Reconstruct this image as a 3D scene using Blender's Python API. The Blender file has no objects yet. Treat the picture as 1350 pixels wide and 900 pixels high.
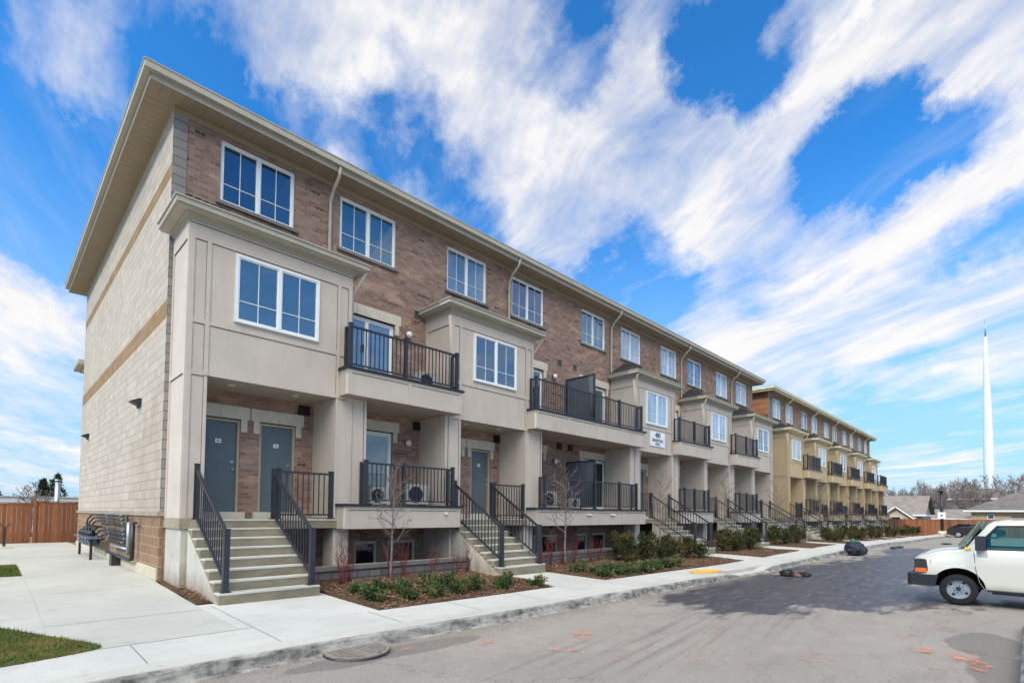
import bpy, math, random
from mathutils import Vector, Matrix
random.seed(7)
sc = bpy.context.scene
COL = sc.collection
R_ = math.radians

# ---------------------------------------------------------------- materials
def srgb(r, g, b):
    f = lambda c: (c/255/12.92) if c/255 <= .04045 else ((c/255+.055)/1.055)**2.4
    return (f(r), f(g), f(b), 1)

class NT:
    def __init__(s, mat):
        s.nt = mat.node_tree; s.nt.nodes.clear()
    def n(s, typ, **kw):
        nd = s.nt.nodes.new(typ)
        for k, v in kw.items():
            if k == 'ins':
                for kk, vv in v.items(): s.set(nd, kk, vv)
            else: setattr(nd, k, v)
        return nd
    def set(s, nd, k, v):
        sock = nd.inputs[k]
        if isinstance(v, bpy.types.NodeSocket): s.nt.links.new(v, sock)
        else: sock.default_value = v
    def math(s, op, a, b=0.0, c=0.0, clamp=False):
        nd = s.n('ShaderNodeMath', operation=op, use_clamp=clamp)
        s.set(nd, 0, a); s.set(nd, 1, b); s.set(nd, 2, c)
        return nd.outputs[0]
    def vmath(s, op, a, b=(0, 0, 0), scale=None):
        nd = s.n('ShaderNodeVectorMath', operation=op)
        s.set(nd, 0, a); s.set(nd, 1, b)
        if scale is not None: s.set(nd, 'Scale', scale)
        return nd.outputs['Value'] if op in ('DISTANCE', 'LENGTH', 'DOT_PRODUCT') else nd.outputs[0]
    def mix(s, f, a, b, mode='MIX'):
        nd = s.n('ShaderNodeMix', data_type='RGBA', blend_type=mode)
        s.set(nd, 0, f); s.set(nd, 6, a); s.set(nd, 7, b)
        return nd.outputs[2]
    def ramp(s, f, lo, hi, a=0.0, b=1.0, smooth=True):
        nd = s.n('ShaderNodeMapRange', interpolation_type='SMOOTHSTEP' if smooth else 'LINEAR')
        s.set(nd, 0, f); s.set(nd, 1, lo); s.set(nd, 2, hi); s.set(nd, 3, a); s.set(nd, 4, b)
        return nd.outputs[0]
    def noise(s, vec, scale, detail=4, rough=.5, dist=0.0, color=False):
        nd = s.n('ShaderNodeTexNoise')
        if vec is not None: s.set(nd, 'Vector', vec)
        s.set(nd, 'Scale', scale); s.set(nd, 'Detail', detail); s.set(nd, 'Roughness', rough); s.set(nd, 'Distortion', dist)
        return nd.outputs[1] if color else nd.outputs[0]
    def map(s, vec, sc=(1, 1, 1), loc=(0, 0, 0), rot=(0, 0, 0)):
        nd = s.n('ShaderNodeMapping')
        s.set(nd, 'Vector', vec); s.set(nd, 'Scale', sc); s.set(nd, 'Location', loc); s.set(nd, 'Rotation', rot)
        return nd.outputs[0]
    def pos(s): return s.n('ShaderNodeNewGeometry').outputs['Position']
    def uv(s): return s.n('ShaderNodeTexCoord').outputs['UV']
    def obj(s): return s.n('ShaderNodeTexCoord').outputs['Object']
    def bump(s, h, strength=.3, dist=.01):
        nd = s.n('ShaderNodeBump'); s.set(nd, 'Height', h); s.set(nd, 'Strength', strength); s.set(nd, 'Distance', dist)
        return nd.outputs[0]
    def out(s, col, rough=.7, normal=None, metal=0.0, spec=.3, **extra):
        b = s.n('ShaderNodeBsdfPrincipled')
        s.set(b, 'Base Color', col); s.set(b, 'Roughness', rough); s.set(b, 'Metallic', metal); s.set(b, 'Specular IOR Level', spec)
        if normal is not None: s.set(b, 'Normal', normal)
        for k, v in extra.items(): s.set(b, k, v)
        o = s.n('ShaderNodeOutputMaterial'); s.nt.links.new(b.outputs[0], o.inputs[0])
        return b

def newmat(name):
    m = bpy.data.materials.new(name); m.use_nodes = True
    return m, NT(m)

def m_plain(name, col, rough=.6, var=.12, scale=3.0, metal=0.0, spec=.3, bump=0.0, dirt=0.0):
    m, t = newmat(name)
    p = t.pos()
    n1 = t.noise(p, scale, 5, .6)
    c = t.mix(t.ramp(n1, .3, .7), tuple(x*(1-var) for x in col[:3])+(1,), tuple(min(1, x*(1+var)) for x in col[:3])+(1,))
    if dirt:
        n2 = t.noise(t.map(p, (1.2, 1.2, .35)), 2.2, 6, .65)
        c = t.mix(t.math('MULTIPLY', t.ramp(n2, .48, .75), dirt), c, tuple(x*.45 for x in col[:3])+(1,))
        n6 = t.noise(t.map(p, (9, 9, .6)), 1.5, 5, .7)
        c = t.mix(t.math('MULTIPLY', t.ramp(n6, .52, .75), dirt*1.1), c, tuple(x*.5 for x in col[:3])+(1,))
        n7 = t.noise(p, 70, 3, .8)
        c = t.mix(t.ramp(n7, .4, .65, 0, .14), c, tuple(x*.6 for x in col[:3])+(1,))
    nrm = t.bump(t.noise(p, 60, 3, .6), bump, .004) if bump else None
    t.out(c, rough, nrm, metal, spec)
    return m

def m_brick(name, c1, c2, mortar, bw, bh, ms, dark=None, dark_amt=.0, light=None, light_amt=0.0, bumpd=.006, blot=0.0, darken=False):
    darken = name in ('cream_block', 'tan_block')
    m, t = newmat(name)
    uv = t.uv()
    br = t.n('ShaderNodeTexBrick')
    br.offset = .5; br.squash = 1
    t.set(br, 'Vector', uv); t.set(br, 'Color1', c1); t.set(br, 'Color2', c2); t.set(br, 'Mortar', mortar)
    t.set(br, 'Scale', 1.0); t.set(br, 'Mortar Size', ms); t.set(br, 'Mortar Smooth', .3); t.set(br, 'Bias', 0.0)
    t.set(br, 'Brick Width', bw); t.set(br, 'Row Height', bh)
    col = br.outputs[0]; fac = br.outputs[1]
    # snap noise lookups to brick rows so whole bricks change colour
    if dark is not None:
        sp = t.n('ShaderNodeSeparateXYZ'); t.set(sp, 0, uv)
        row = t.math('FLOOR', t.math('DIVIDE', sp.outputs[1], bh))
        half = t.math('MULTIPLY', t.math('MODULO', t.math('ABSOLUTE', row), 2.0), .5)
        colx = t.math('FLOOR', t.math('ADD', t.math('DIVIDE', sp.outputs[0], bw), half))
        cb = t.n('ShaderNodeCombineXYZ'); t.set(cb, 0, t.math('MULTIPLY', colx, bw)); t.set(cb, 1, t.math('MULTIPLY', row, bh*2.2)); t.set(cb, 2, 0.0)
        nn = t.noise(cb.outputs[0], 2.6, 3, .7)
        dk = t.math('MULTIPLY', t.ramp(nn, .585, .66), dark_amt)
        notm = t.math('SUBTRACT', 1.0, fac)
        col = t.mix(t.math('MULTIPLY', dk, notm), col, dark)
        if light is not None:
            nl = t.noise(t.vmath('ADD', cb.outputs[0], (13.1, 4.2, 3.3)), 1.4, 3, .6)
            col = t.mix(t.math('MULTIPLY', t.ramp(nl, .5, .7), light_amt), col, light)
    big = t.noise(t.pos(), .5, 5, .6)
    col = t.mix(t.ramp(big, .3, .7, 0, .25+blot), col, t.mix(1.0, col, (.72, .72, .74, 1), 'MULTIPLY'))
    if darken:    # darker low on the wall near its street corner, faint run-off elsewhere
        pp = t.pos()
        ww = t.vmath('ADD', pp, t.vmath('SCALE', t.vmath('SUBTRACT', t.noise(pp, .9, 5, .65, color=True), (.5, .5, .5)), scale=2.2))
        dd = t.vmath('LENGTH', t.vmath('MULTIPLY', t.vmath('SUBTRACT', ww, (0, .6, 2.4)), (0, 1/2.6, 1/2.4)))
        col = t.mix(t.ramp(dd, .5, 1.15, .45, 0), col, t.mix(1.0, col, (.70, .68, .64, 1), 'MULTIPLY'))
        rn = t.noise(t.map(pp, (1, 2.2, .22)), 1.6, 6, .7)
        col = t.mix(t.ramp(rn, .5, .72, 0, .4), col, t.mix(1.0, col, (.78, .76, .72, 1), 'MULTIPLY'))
    fine = t.noise(t.pos(), 45, 3, .7)
    col = t.mix(t.ramp(fine, .3, .7, 0, .3), col, t.mix(1.0, col, (.75, .74, .72, 1), 'MULTIPLY'))
    h = t.math('ADD', t.math('MULTIPLY', fac, -1.0), t.math('MULTIPLY', fine, .5))
    t.out(col, .85, t.bump(h, .6, bumpd), spec=.15)
    return m

M = {}
M['brick'] = m_brick('brown_brick', srgb(162, 134, 120), srgb(132, 103, 91), srgb(154, 133, 121), .2, .075, .009, srgb(80, 60, 54), .95, srgb(198, 164, 142), .6)
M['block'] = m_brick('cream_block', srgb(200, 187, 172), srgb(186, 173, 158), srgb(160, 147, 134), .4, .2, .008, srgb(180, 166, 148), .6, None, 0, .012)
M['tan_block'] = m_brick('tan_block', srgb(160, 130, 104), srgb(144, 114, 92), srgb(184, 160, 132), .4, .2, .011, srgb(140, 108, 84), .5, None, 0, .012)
M['band_block'] = m_brick('band_block', srgb(164, 134, 100), srgb(148, 120, 88), srgb(140, 116, 90), .4, .2, .008, srgb(140, 112, 80), .5, None, 0, .012)
M['grey_block'] = m_brick('grey_block', srgb(156, 151, 145), srgb(138, 133, 130), srgb(98, 93, 90), .6, .2, .010, srgb(112, 108, 108), .5, None, 0, .012)
M['wall_block'] = m_brick('retaining_block', srgb(128, 122, 120), srgb(110, 104, 104), srgb(70, 66, 66), .3, .15, .010, srgb(92, 88, 88), .5, None, 0, .012)
M['orange_block'] = m_brick('orange_block', srgb(168, 116, 82), srgb(144, 98, 70), srgb(150, 110, 84), .4, .2, .008, srgb(110, 74, 56), .5, None, 0, .012)
M['panel'] = m_plain('taupe_panel', srgb(200, 186, 173), .7, .05, 1.2, bump=.08, dirt=.16)
M['panel_side'] = M['panel']
M['trim'] = m_plain('beige_trim', srgb(178, 170, 156), .55, .05, 2)
M['soffit'] = m_plain('soffit_vinyl', srgb(158, 142, 122), .6, .05, 2)
M['panel2'] = m_plain('tan_panel', srgb(198, 174, 138), .7, .05, 1.2, bump=.08, dirt=.15)
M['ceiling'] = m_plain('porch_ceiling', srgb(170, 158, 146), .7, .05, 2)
M['groove'] = m_plain('soffit_groove', srgb(140, 124, 104), .8, .05)
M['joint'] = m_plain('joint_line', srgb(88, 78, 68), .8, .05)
M['white'] = m_plain('window_vinyl', srgb(236, 236, 234), .35, .02, spec=.5)
M['rail'] = m_plain('charcoal_metal', srgb(46, 46, 52), .38, .08, spec=.5)
M['flash'] = m_plain('dark_flashing', srgb(42, 42, 50), .45, .1, spec=.4)
M['door'] = m_plain('door_paint', srgb(92, 104, 110), .4, .05, 1.5, spec=.5)
M['doorframe'] = m_plain('door_frame', srgb(172, 164, 138), .55, .05)
M['stone'] = m_plain('cast_stone', srgb(204, 194, 178), .8, .08, 5, bump=.2)
M['stone_grey'] = m_plain('grey_sill', srgb(120, 116, 112), .8, .1, 5, bump=.2)
M['belt'] = m_plain('belt_stone', srgb(158, 146, 126), .85, .14, 6, bump=.3, dirt=.3)
M['roof'] = m_plain('shingle', srgb(52, 50, 54), .9, .3, 14, bump=.6)
M['dark'] = m_plain('dark_void', srgb(34, 30, 30), .9, .2)
M['lampw'] = m_plain('lamp_glass', srgb(232, 222, 214), .3, .02, spec=.5)
M['silver'] = m_plain('brushed_metal', srgb(170, 174, 180), .35, .06, metal=.6)
M['meter'] = m_plain('meter_grey', srgb(104, 114, 128), .4, .08, metal=.2)
M['pipe'] = m_plain('painted_pipe', srgb(46, 44, 46), .45, .15, spec=.5)
M['fence'] = None
M['plate'] = m_plain('number_plate', srgb(232, 236, 238), .4, .02)
M['acw'] = m_plain('ac_cabinet', srgb(182, 182, 178), .45, .04)

def m_concrete(name, col, darken=.35, kind='walk'):
    m, t = newmat(name)
    p = t.pos()
    n1 = t.noise(p, .55, 6, .62); n2 = t.noise(p, 3.2, 6, .65); n3 = t.noise(p, 38, 5, .8)
    c = t.mix(t.ramp(n1, .3, .7), tuple(x*.84 for x in col[:3])+(1,), col)
    c = t.mix(t.ramp(n2, .5, .78, 0, darken), c, tuple(x*.62 for x in col[:3])+(1,))
    c = t.mix(t.ramp(n3, .38, .66, 0, .32), c, tuple(x*.7 for x in col[:3])+(1,))
    sp = t.n('ShaderNodeSeparateXYZ'); t.set(sp, 0, p)
    if kind == 'kerb':   # grime and tyre scuffs on the street face
        g = t.noise(t.map(p, (1.0, 1.5, 3.5)), 2.0, 9, .75)
        face = t.ramp(sp.outputs[1], -6.40, -6.33, 1, 0)
        g2 = t.math('MULTIPLY', t.ramp(g, .36, .58, .35, 1.0), face)
        c = t.mix(g2, c, t.mix(t.ramp(t.noise(p, 7, 5, .7), .35, .65), srgb(74, 73, 72), srgb(138, 133, 126)))
        top = t.noise(t.map(p, (1.5, 6, 6)), 2.1, 6, .7)
        c = t.mix(t.math('MULTIPLY', t.ramp(top, .56, .68), .55), c, srgb(120, 116, 110))
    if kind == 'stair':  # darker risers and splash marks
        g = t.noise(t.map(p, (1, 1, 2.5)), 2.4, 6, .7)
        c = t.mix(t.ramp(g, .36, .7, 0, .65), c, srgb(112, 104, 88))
    if kind == 'pier':
        g = t.noise(t.map(p, (1, 1, .6)), 3.0, 6, .7)
        low = t.ramp(sp.outputs[2], .25, .75, .7, 0)
        c = t.mix(t.math('MULTIPLY', t.math('MAXIMUM', low, .0), t.ramp(g, .3, .7, .5, 1)), c, srgb(132, 112, 92))
        c = t.mix(t.ramp(g, .5, .7, 0, .35), c, srgb(128, 122, 112))
    t.out(c, .88, t.bump(t.math('ADD', n3, t.math('MULTIPLY', n2, .6)), .25, .006), spec=.2)
    return m
M['walk'] = m_concrete('sidewalk_concrete', srgb(200, 197, 189), .5)
M['walkold'] = m_concrete('apron_concrete', srgb(190, 187, 177), .6)
M['kerb'] = m_concrete('kerb_concrete', srgb(196, 192, 182), .4, 'kerb')
M['stair'] = m_concrete('stair_concrete', srgb(186, 180, 162), .4, 'stair')
M['riser_shade'] = m_concrete('riser_shade_concrete', srgb(150, 140, 120), .4, 'stair')  # darker than the treads: shade on the risers painted into the colour
M['tread_lit'] = m_concrete('tread_lit_concrete', srgb(200, 197, 188), .5, 'walk')  # lighter tops and nosings: light from above painted into the colour
M['pier'] = m_concrete('pier_concrete', srgb(196, 190, 178), .4, 'pier')
M['found'] = m_concrete('foundation_concrete', srgb(204, 192, 168), .5, 'walk')

def m_glass(name, tint=(.034, .062, .082, 1), refl=(.52, .62, .68, 1), mixf=.40):
    m, t = newmat(name)
    p = t.pos()
    w = t.noise(p, .9, 2, .5)
    nrm = t.bump(w, .10, .05)
    d = t.n('ShaderNodeBsdfDiffuse'); t.set(d, 'Color', t.mix(t.ramp(t.noise(p, .6, 3, .6), .35, .65), tint, tuple(x*1.7 for x in tint[:3])+(1,)))
    g = t.n('ShaderNodeBsdfGlossy'); t.set(g, 'Color', refl); t.set(g, 'Roughness', .02); t.set(g, 'Normal', nrm)
    fr = t.n('ShaderNodeFresnel'); t.set(fr, 'IOR', 1.5)
    f = t.math('ADD', t.math('MULTIPLY', fr.outputs[0], .8), mixf-.05, clamp=True)
    mx = t.n('ShaderNodeMixShader'); t.set(mx, 0, f)
    t.nt.links.new(d.outputs[0], mx.inputs[1]); t.nt.links.new(g.outputs[0], mx.inputs[2])
    o = t.n('ShaderNodeOutputMaterial'); t.nt.links.new(mx.outputs[0], o.inputs[0])
    return m
M['glass'] = m_glass('window_glass')
M['glass_b'] = m_glass('window_glass_curtained', (.10, .14, .17, 1), (.56, .62, .72, 1), .34)
M['glass_c'] = m_glass('window_glass_deep', (.012, .026, .045, 1), (.54, .62, .72, 1), .34)
M['glass_sky'] = m_glass('window_glass_sky_tint', (.26, .31, .37, 1), (.66, .72, .80, 1), .36)  # pale tint stands in for bright sky reflected in far panes
M['glass_dark'] = m_glass('shaded_glass', (.010, .012, .016, 1), (.7, .75, .8, 1), .18)
M['glass_blind'] = m_glass('shaded_glass_with_blind', (.16, .17, .16, 1), (.7, .75, .8, 1), .18)

# ---------------------------------------------------------------- mesh builder
class MB:
    def __init__(s): s.v = []; s.f = []; s.m = []; s.mats = []; s.sm = []
    def mi(s, mat):
        if mat not in s.mats: s.mats.append(mat)
        return s.mats.index(mat)
    def poly(s, pts, mat, smooth=False):
        b = len(s.v); s.v += [tuple(p) for p in pts]; s.f.append(tuple(range(b, b+len(pts)))); s.m.append(s.mi(mat)); s.sm.append(smooth)
    def box(s, a, b, mat, skip=()):
        x0, x1 = sorted((a[0], b[0])); y0, y1 = sorted((a[1], b[1])); z0, z1 = sorted((a[2], b[2]))
        B = len(s.v)
        s.v += [(x0, y0, z0), (x1, y0, z0), (x1, y1, z0), (x0, y1, z0), (x0, y0, z1), (x1, y0, z1), (x1, y1, z1), (x0, y1, z1)]
        F = {'-z': (0, 3, 2, 1), '+z': (4, 5, 6, 7), '-y': (0, 1, 5, 4), '+x': (1, 2, 6, 5), '+y': (2, 3, 7, 6), '-x': (3, 0, 4, 7)}
        for k, f in F.items():
            if k in skip: continue
            mm = mat[k] if isinstance(mat, dict) and k in mat else (mat['*'] if isinstance(mat, dict) else mat)
            s.f.append(tuple(B+i for i in f)); s.m.append(s.mi(mm)); s.sm.append(False)
    def beam(s, p, q, w, h, mat):      # box along p->q, w across, h in the upright direction
        p = Vector(p); q = Vector(q); d = (q-p).normalized()
        up = Vector((0, 0, 1)) if abs(d.z) < .95 else Vector((0, 1, 0))
        r = d.cross(up).normalized(); u = r.cross(d).normalized()
        B = len(s.v)
        for c in (p, q):
            for a, b in ((-1, -1), (1, -1), (1, 1), (-1, 1)): s.v.append(tuple(c+r*a*w/2+u*b*h/2))
        for f in ((0, 1, 2, 3), (7, 6, 5, 4), (0, 4, 5, 1), (1, 5, 6, 2), (2, 6, 7, 3), (3, 7, 4, 0)):
            s.f.append(tuple(B+i for i in f)); s.m.append(s.mi(mat)); s.sm.append(False)
    def tube(s, pts, rad, mat, n=8, cap=True, smooth=True):
        pts = [Vector(p) for p in pts]
        rads = rad if isinstance(rad, (list, tuple)) else [rad]*len(pts)
        B = len(s.v); prev = None
        for i, p in enumerate(pts):
            d = (pts[min(i+1, len(pts)-1)]-pts[max(i-1, 0)]).normalized()
            if prev is None:
                a = Vector((0, 0, 1)) if abs(d.z) < .9 else Vector((1, 0, 0))
                r = d.cross(a).normalized()
            else:
                r = (prev-d*prev.dot(d))
                r = r.normalized() if r.length > 1e-5 else d.orthogonal().normalized()
            prev = r; u = d.cross(r)
            for k in range(n):
                an = 2*math.pi*k/n
                s.v.append(tuple(p+(r*math.cos(an)+u*math.sin(an))*rads[i]))
        mi = s.mi(mat)
        for i in range(len(pts)-1):
            for k in range(n):
                a = B+i*n+k; b = B+i*n+(k+1) % n
                s.f.append((a, b, b+n, a+n)); s.m.append(mi); s.sm.append(smooth)
        if cap:
            s.f.append(tuple(B+k for k in reversed(range(n)))); s.m.append(mi); s.sm.append(False)
            e = B+(len(pts)-1)*n; s.f.append(tuple(e+k for k in range(n))); s.m.append(mi); s.sm.append(False)
    def prism(s, prof, axis, a, b, mat, smooth=False):
        # profile of 2-D points, extruded along axis 'x' (profile = y,z) or 'y' (profile = x,z) or 'z'
        def P(u, v, w): return {'x': (w, u, v), 'y': (u, w, v), 'z': (u, v, w)}[axis]
        A = [P(u, v, a) for u, v in prof]; Bp = [P(u, v, b) for u, v in prof]
        s.poly(A, mat); s.poly(Bp[::-1], mat)
        for i in range(len(prof)):
            j = (i+1) % len(prof)
            s.poly([A[j], A[i], Bp[i], Bp[j]], mat, smooth)
    def sphere(s, c, r, mat, nu=12, nv=8, sc=(1, 1, 1)):
        B = len(s.v); mi = s.mi(mat)
        for i in range(nv+1):
            th = math.pi*i/nv
            for k in range(nu):
                ph = 2*math.pi*k/nu
                s.v.append((c[0]+r*sc[0]*math.sin(th)*math.cos(ph), c[1]+r*sc[1]*math.sin(th)*math.sin(ph), c[2]+r*sc[2]*math.cos(th)))
        for i in range(nv):
            for k in range(nu):
                a = B+i*nu+k; b = B+i*nu+(k+1) % nu
                s.f.append((a, a+nu, b+nu, b)); s.m.append(mi); s.sm.append(True)
    def mesh(s, name, recalc=False):
        me = bpy.data.meshes.new(name)
        me.from_pydata(s.v, [], s.f)
        for m in s.mats: me.materials.append(m)
        me.polygons.foreach_set('material_index', s.m)
        me.polygons.foreach_set('use_smooth', s.sm)
        me.update()
        uvl = me.uv_layers.new(name='UVMap').data
        vs = me.vertices
        for p in me.polygons:
            n = p.normal; ax, ay, az = abs(n.x), abs(n.y), abs(n.z)
            for li in p.loop_indices:
                co = vs[me.loops[li].vertex_index].co
                uvl[li].uv = (co.y, co.z) if (ax > ay and ax > az) else ((co.x, co.z) if ay >= az else (co.x, co.y))
        if recalc:
            import bmesh
            bm = bmesh.new(); bm.from_mesh(me); bmesh.ops.remove_doubles(bm, verts=bm.verts, dist=1e-4)
            bmesh.ops.recalc_face_normals(bm, faces=bm.faces); bm.to_mesh(me); bm.free()
        return me
    def obj(s, name, parent=None, loc=(0, 0, 0), recalc=False):
        o = bpy.data.objects.new(name, s.mesh(name, recalc)); COL.objects.link(o)
        o.location = loc
        if parent: o.parent = parent
        return o

def tag(o, label=None, cat=None, group=None, kind=None):
    if label: o['label'] = label
    if cat: o['category'] = cat
    if group: o['group'] = group
    if kind: o['kind'] = kind
    return o
def thing(name, label, cat, loc=(0, 0, 0), group=None, rz=0):
    o = bpy.data.objects.new(name, None); COL.objects.link(o); o.location = loc; o.rotation_euler = (0, 0, rz)
    o.empty_display_size = .2
    return tag(o, label, cat, group)
def inst(o, parent=None, loc=None, rz=None, name=None):
    c = o.copy(); COL.objects.link(c)
    if parent is not None: c.parent = parent
    if loc is not None: c.location = loc
    if rz is not None: c.rotation_euler = (0, 0, rz)
    return c
def copy_tree(o, parent=None):
    kids = [k for k in bpy.data.objects if k.parent == o]
    c = o.copy(); COL.objects.link(c); c.parent = parent
    for k in kids: copy_tree(k, c)
    return c

# ground level of the street along its length (a slight dip in the middle)
GP = [(-60, .0), (0, 0), (6, -.04), (10, -.07), (15, -.11), (18, -.09), (22, -.04), (28, .02), (34, 0), (50, -.18), (74, -.4), (400, -.4)]
def g(x):
    for (a, za), (b, zb) in zip(GP, GP[1:]):
        if x <= b:
            t = (x-a)/(b-a); t = t*t*(3-2*t); return za+(zb-za)*t
    return GP[-1][1]
def zs(x, y):       # surface of the concrete walks
    if y < -3.2: h = .155+(y+6.05)/2.85*.055
    else: h = .21+(min(y, 0)+3.2)/3.2*.11+max(0, y)*.004
    return g(x)+h

# ---------------------------------------------------------------- building pieces
def wall_holes(mb, x0, x1, z0, z1, holes, y, mat, depth=.1, zcuts=()):
    xs = sorted({x0, x1, *[h[0] for h in holes], *[h[1] for h in holes]})
    zz = sorted({z0, z1, *[h[2] for h in holes], *[h[3] for h in holes], *zcuts})
    for i in range(len(xs)-1):
        # merge vertical runs
        run = None
        for k in range(len(zz)-1):
            cx = (xs[i]+xs[i+1])/2; cz = (zz[k]+zz[k+1])/2
            inside = any(h[0] < cx < h[1] and h[2] < cz < h[3] for h in holes)
            if not inside:
                if run is None: run = zz[k]
                if k == len(zz)-2: mb.poly([(xs[i], y, run), (xs[i+1], y, run), (xs[i+1], y, zz[k+1]), (xs[i], y, zz[k+1])], mat); run = None
            elif run is not None:
                mb.poly([(xs[i], y, run), (xs[i+1], y, run), (xs[i+1], y, zz[k]), (xs[i], y, zz[k])], mat); run = None
    for a, b, c, d in holes:
        Y = y+depth
        mb.poly([(a, y, c), (a, Y, c), (a, Y, d), (a, y, d)], mat); mb.poly([(b, Y, c), (b, y, c), (b, y, d), (b, Y, d)], mat)
        mb.poly([(a, y, d), (a, Y, d), (b, Y, d), (b, y, d)], mat); mb.poly([(a, Y, c), (a, y, c), (b, y, c), (b, Y, c)], mat)
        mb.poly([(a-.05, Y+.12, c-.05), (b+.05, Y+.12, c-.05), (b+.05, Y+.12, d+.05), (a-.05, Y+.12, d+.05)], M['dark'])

_wcache = {}
_wn = [0]; pale_ = [False]
def window(parent, x0, x1, z0, z1, y, setback=.07, sill=None, panes=2, muntin=True, glass='glass', fw=.05, kind='window', frame='white'):
    """window > frame, pane, sill ; y is the wall plane"""
    w = x1-x0; h = z1-z0
    if glass == 'glass':
        _wn[0] += 1; glass = ('glass', 'glass_c', 'glass', 'glass_b', 'glass_c', 'glass', 'glass_b', 'glass')[_wn[0] % 8]
        if x0 > 15 or pale_[0]: glass = ('glass_sky', 'glass_sky', 'glass_b')[_wn[0] % 3]  # far panes get paler tints in place of reflected sky
    key = (round(w, 3), round(h, 3), panes, muntin, glass, sill, fw, setback, frame)
    if key not in _wcache:
        fr = MB(); W = M[frame]
        fr.box((0, setback-.03, 0), (fw, setback+.04, h), W); fr.box((w-fw, setback-.03, 0), (w, setback+.04, h), W)
        fr.box((fw, setback-.03, 0), (w-fw, setback+.04, fw), W); fr.box((fw, setback-.03, h-fw), (w-fw, setback+.04, h), W)
        pn = MB(); sash = .028
        step = (w-2*fw)/panes
        for k in range(panes):
            a = fw+step*k; b = a+step
            if k: fr.box((a-.028, setback-.035, fw), (a+.028, setback+.035, h-fw), W)
            aa = a+(.028 if k else 0); bb = b-(.028 if k < panes-1 else 0)
            # sash
            fr.box((aa, setback-.012, fw), (aa+sash, setback+.03, h-fw), W); fr.box((bb-sash, setback-.012, fw), (bb, setback+.03, h-fw), W)
            fr.box((aa+sash, setback-.012, fw), (bb-sash, setback+.03, fw+sash), W); fr.box((aa+sash, setback-.012, h-fw-sash), (bb-sash, setback+.03, h-fw), W)
            tlt = .0015*(k*2-1)
            pn.poly([(aa+sash, setback+.012, fw+sash), (bb-sash, setback+.012+tlt*3, fw+sash), (bb-sash, setback+.012-tlt*2, h-fw-sash), (aa+sash, setback+.012, h-fw-sash)], M[glass])
            if muntin:
                c = (aa+bb)/2; mt = .0075
                fr.box((c-mt, setback-.004, fw+sash), (c+mt, setback+.008, h-fw-sash), W)
                zz = fw+sash+(h-2*fw-2*sash)*.30
                fr.box((aa+sash, setback-.006, zz-mt), (bb-sash, setback+.006, zz+mt), W)
        s_ = None
        if sill: 
            s_ = MB(); s_.box((-.08, -.06, -.085), (w+.08, setback+.02, -.004), M[sill])
        _wcache[key] = (fr.mesh('frame'), pn.mesh('pane'), s_.mesh('sill') if s_ else None)
    fm, pm, sm = _wcache[key]
    root = bpy.data.objects.new(kind, fm); COL.objects.link(root); root.parent = parent; root.location = (x0, y, z0)
    o = bpy.data.objects.new('pane', pm); COL.objects.link(o); o.parent = root
    if sm: o = bpy.data.objects.new('sill', sm); COL.objects.link(o); o.parent = root
    return root

def railing_mesh(L, H, posts, mb=None, mat=None, base=0.0, pitch=.115):
    """straight railing along +x, from 0 to L, posts at given positions"""
    mb = mb or MB(); mat = mat or M['rail']
    for p in posts:
        mb.box((p-.04, -.04, base), (p+.04, .04, H+.04), mat); mb.box((p-.05, -.05, H+.04), (p+.05, .05, H+.065), mat)
        mb.box((p-.075, -.075, base-.002), (p+.075, .075, base+.02), mat)
    for a, b in zip(posts, posts[1:]):
        mb.box((a+.04, -.025, H-.03), (b-.04, .025, H+.015), mat); mb.box((a+.04, -.02, base+.08), (b-.04, .02, base+.115), mat)
        n = max(1, round((b-a-.08)/pitch)); st = (b-a-.08)/n
        for k in range(1, n): 
            x = a+.04+st*k; mb.box((x-.01, -.01, base+.115), (x+.01, .01, H-.03), mat)
    return mb

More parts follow.
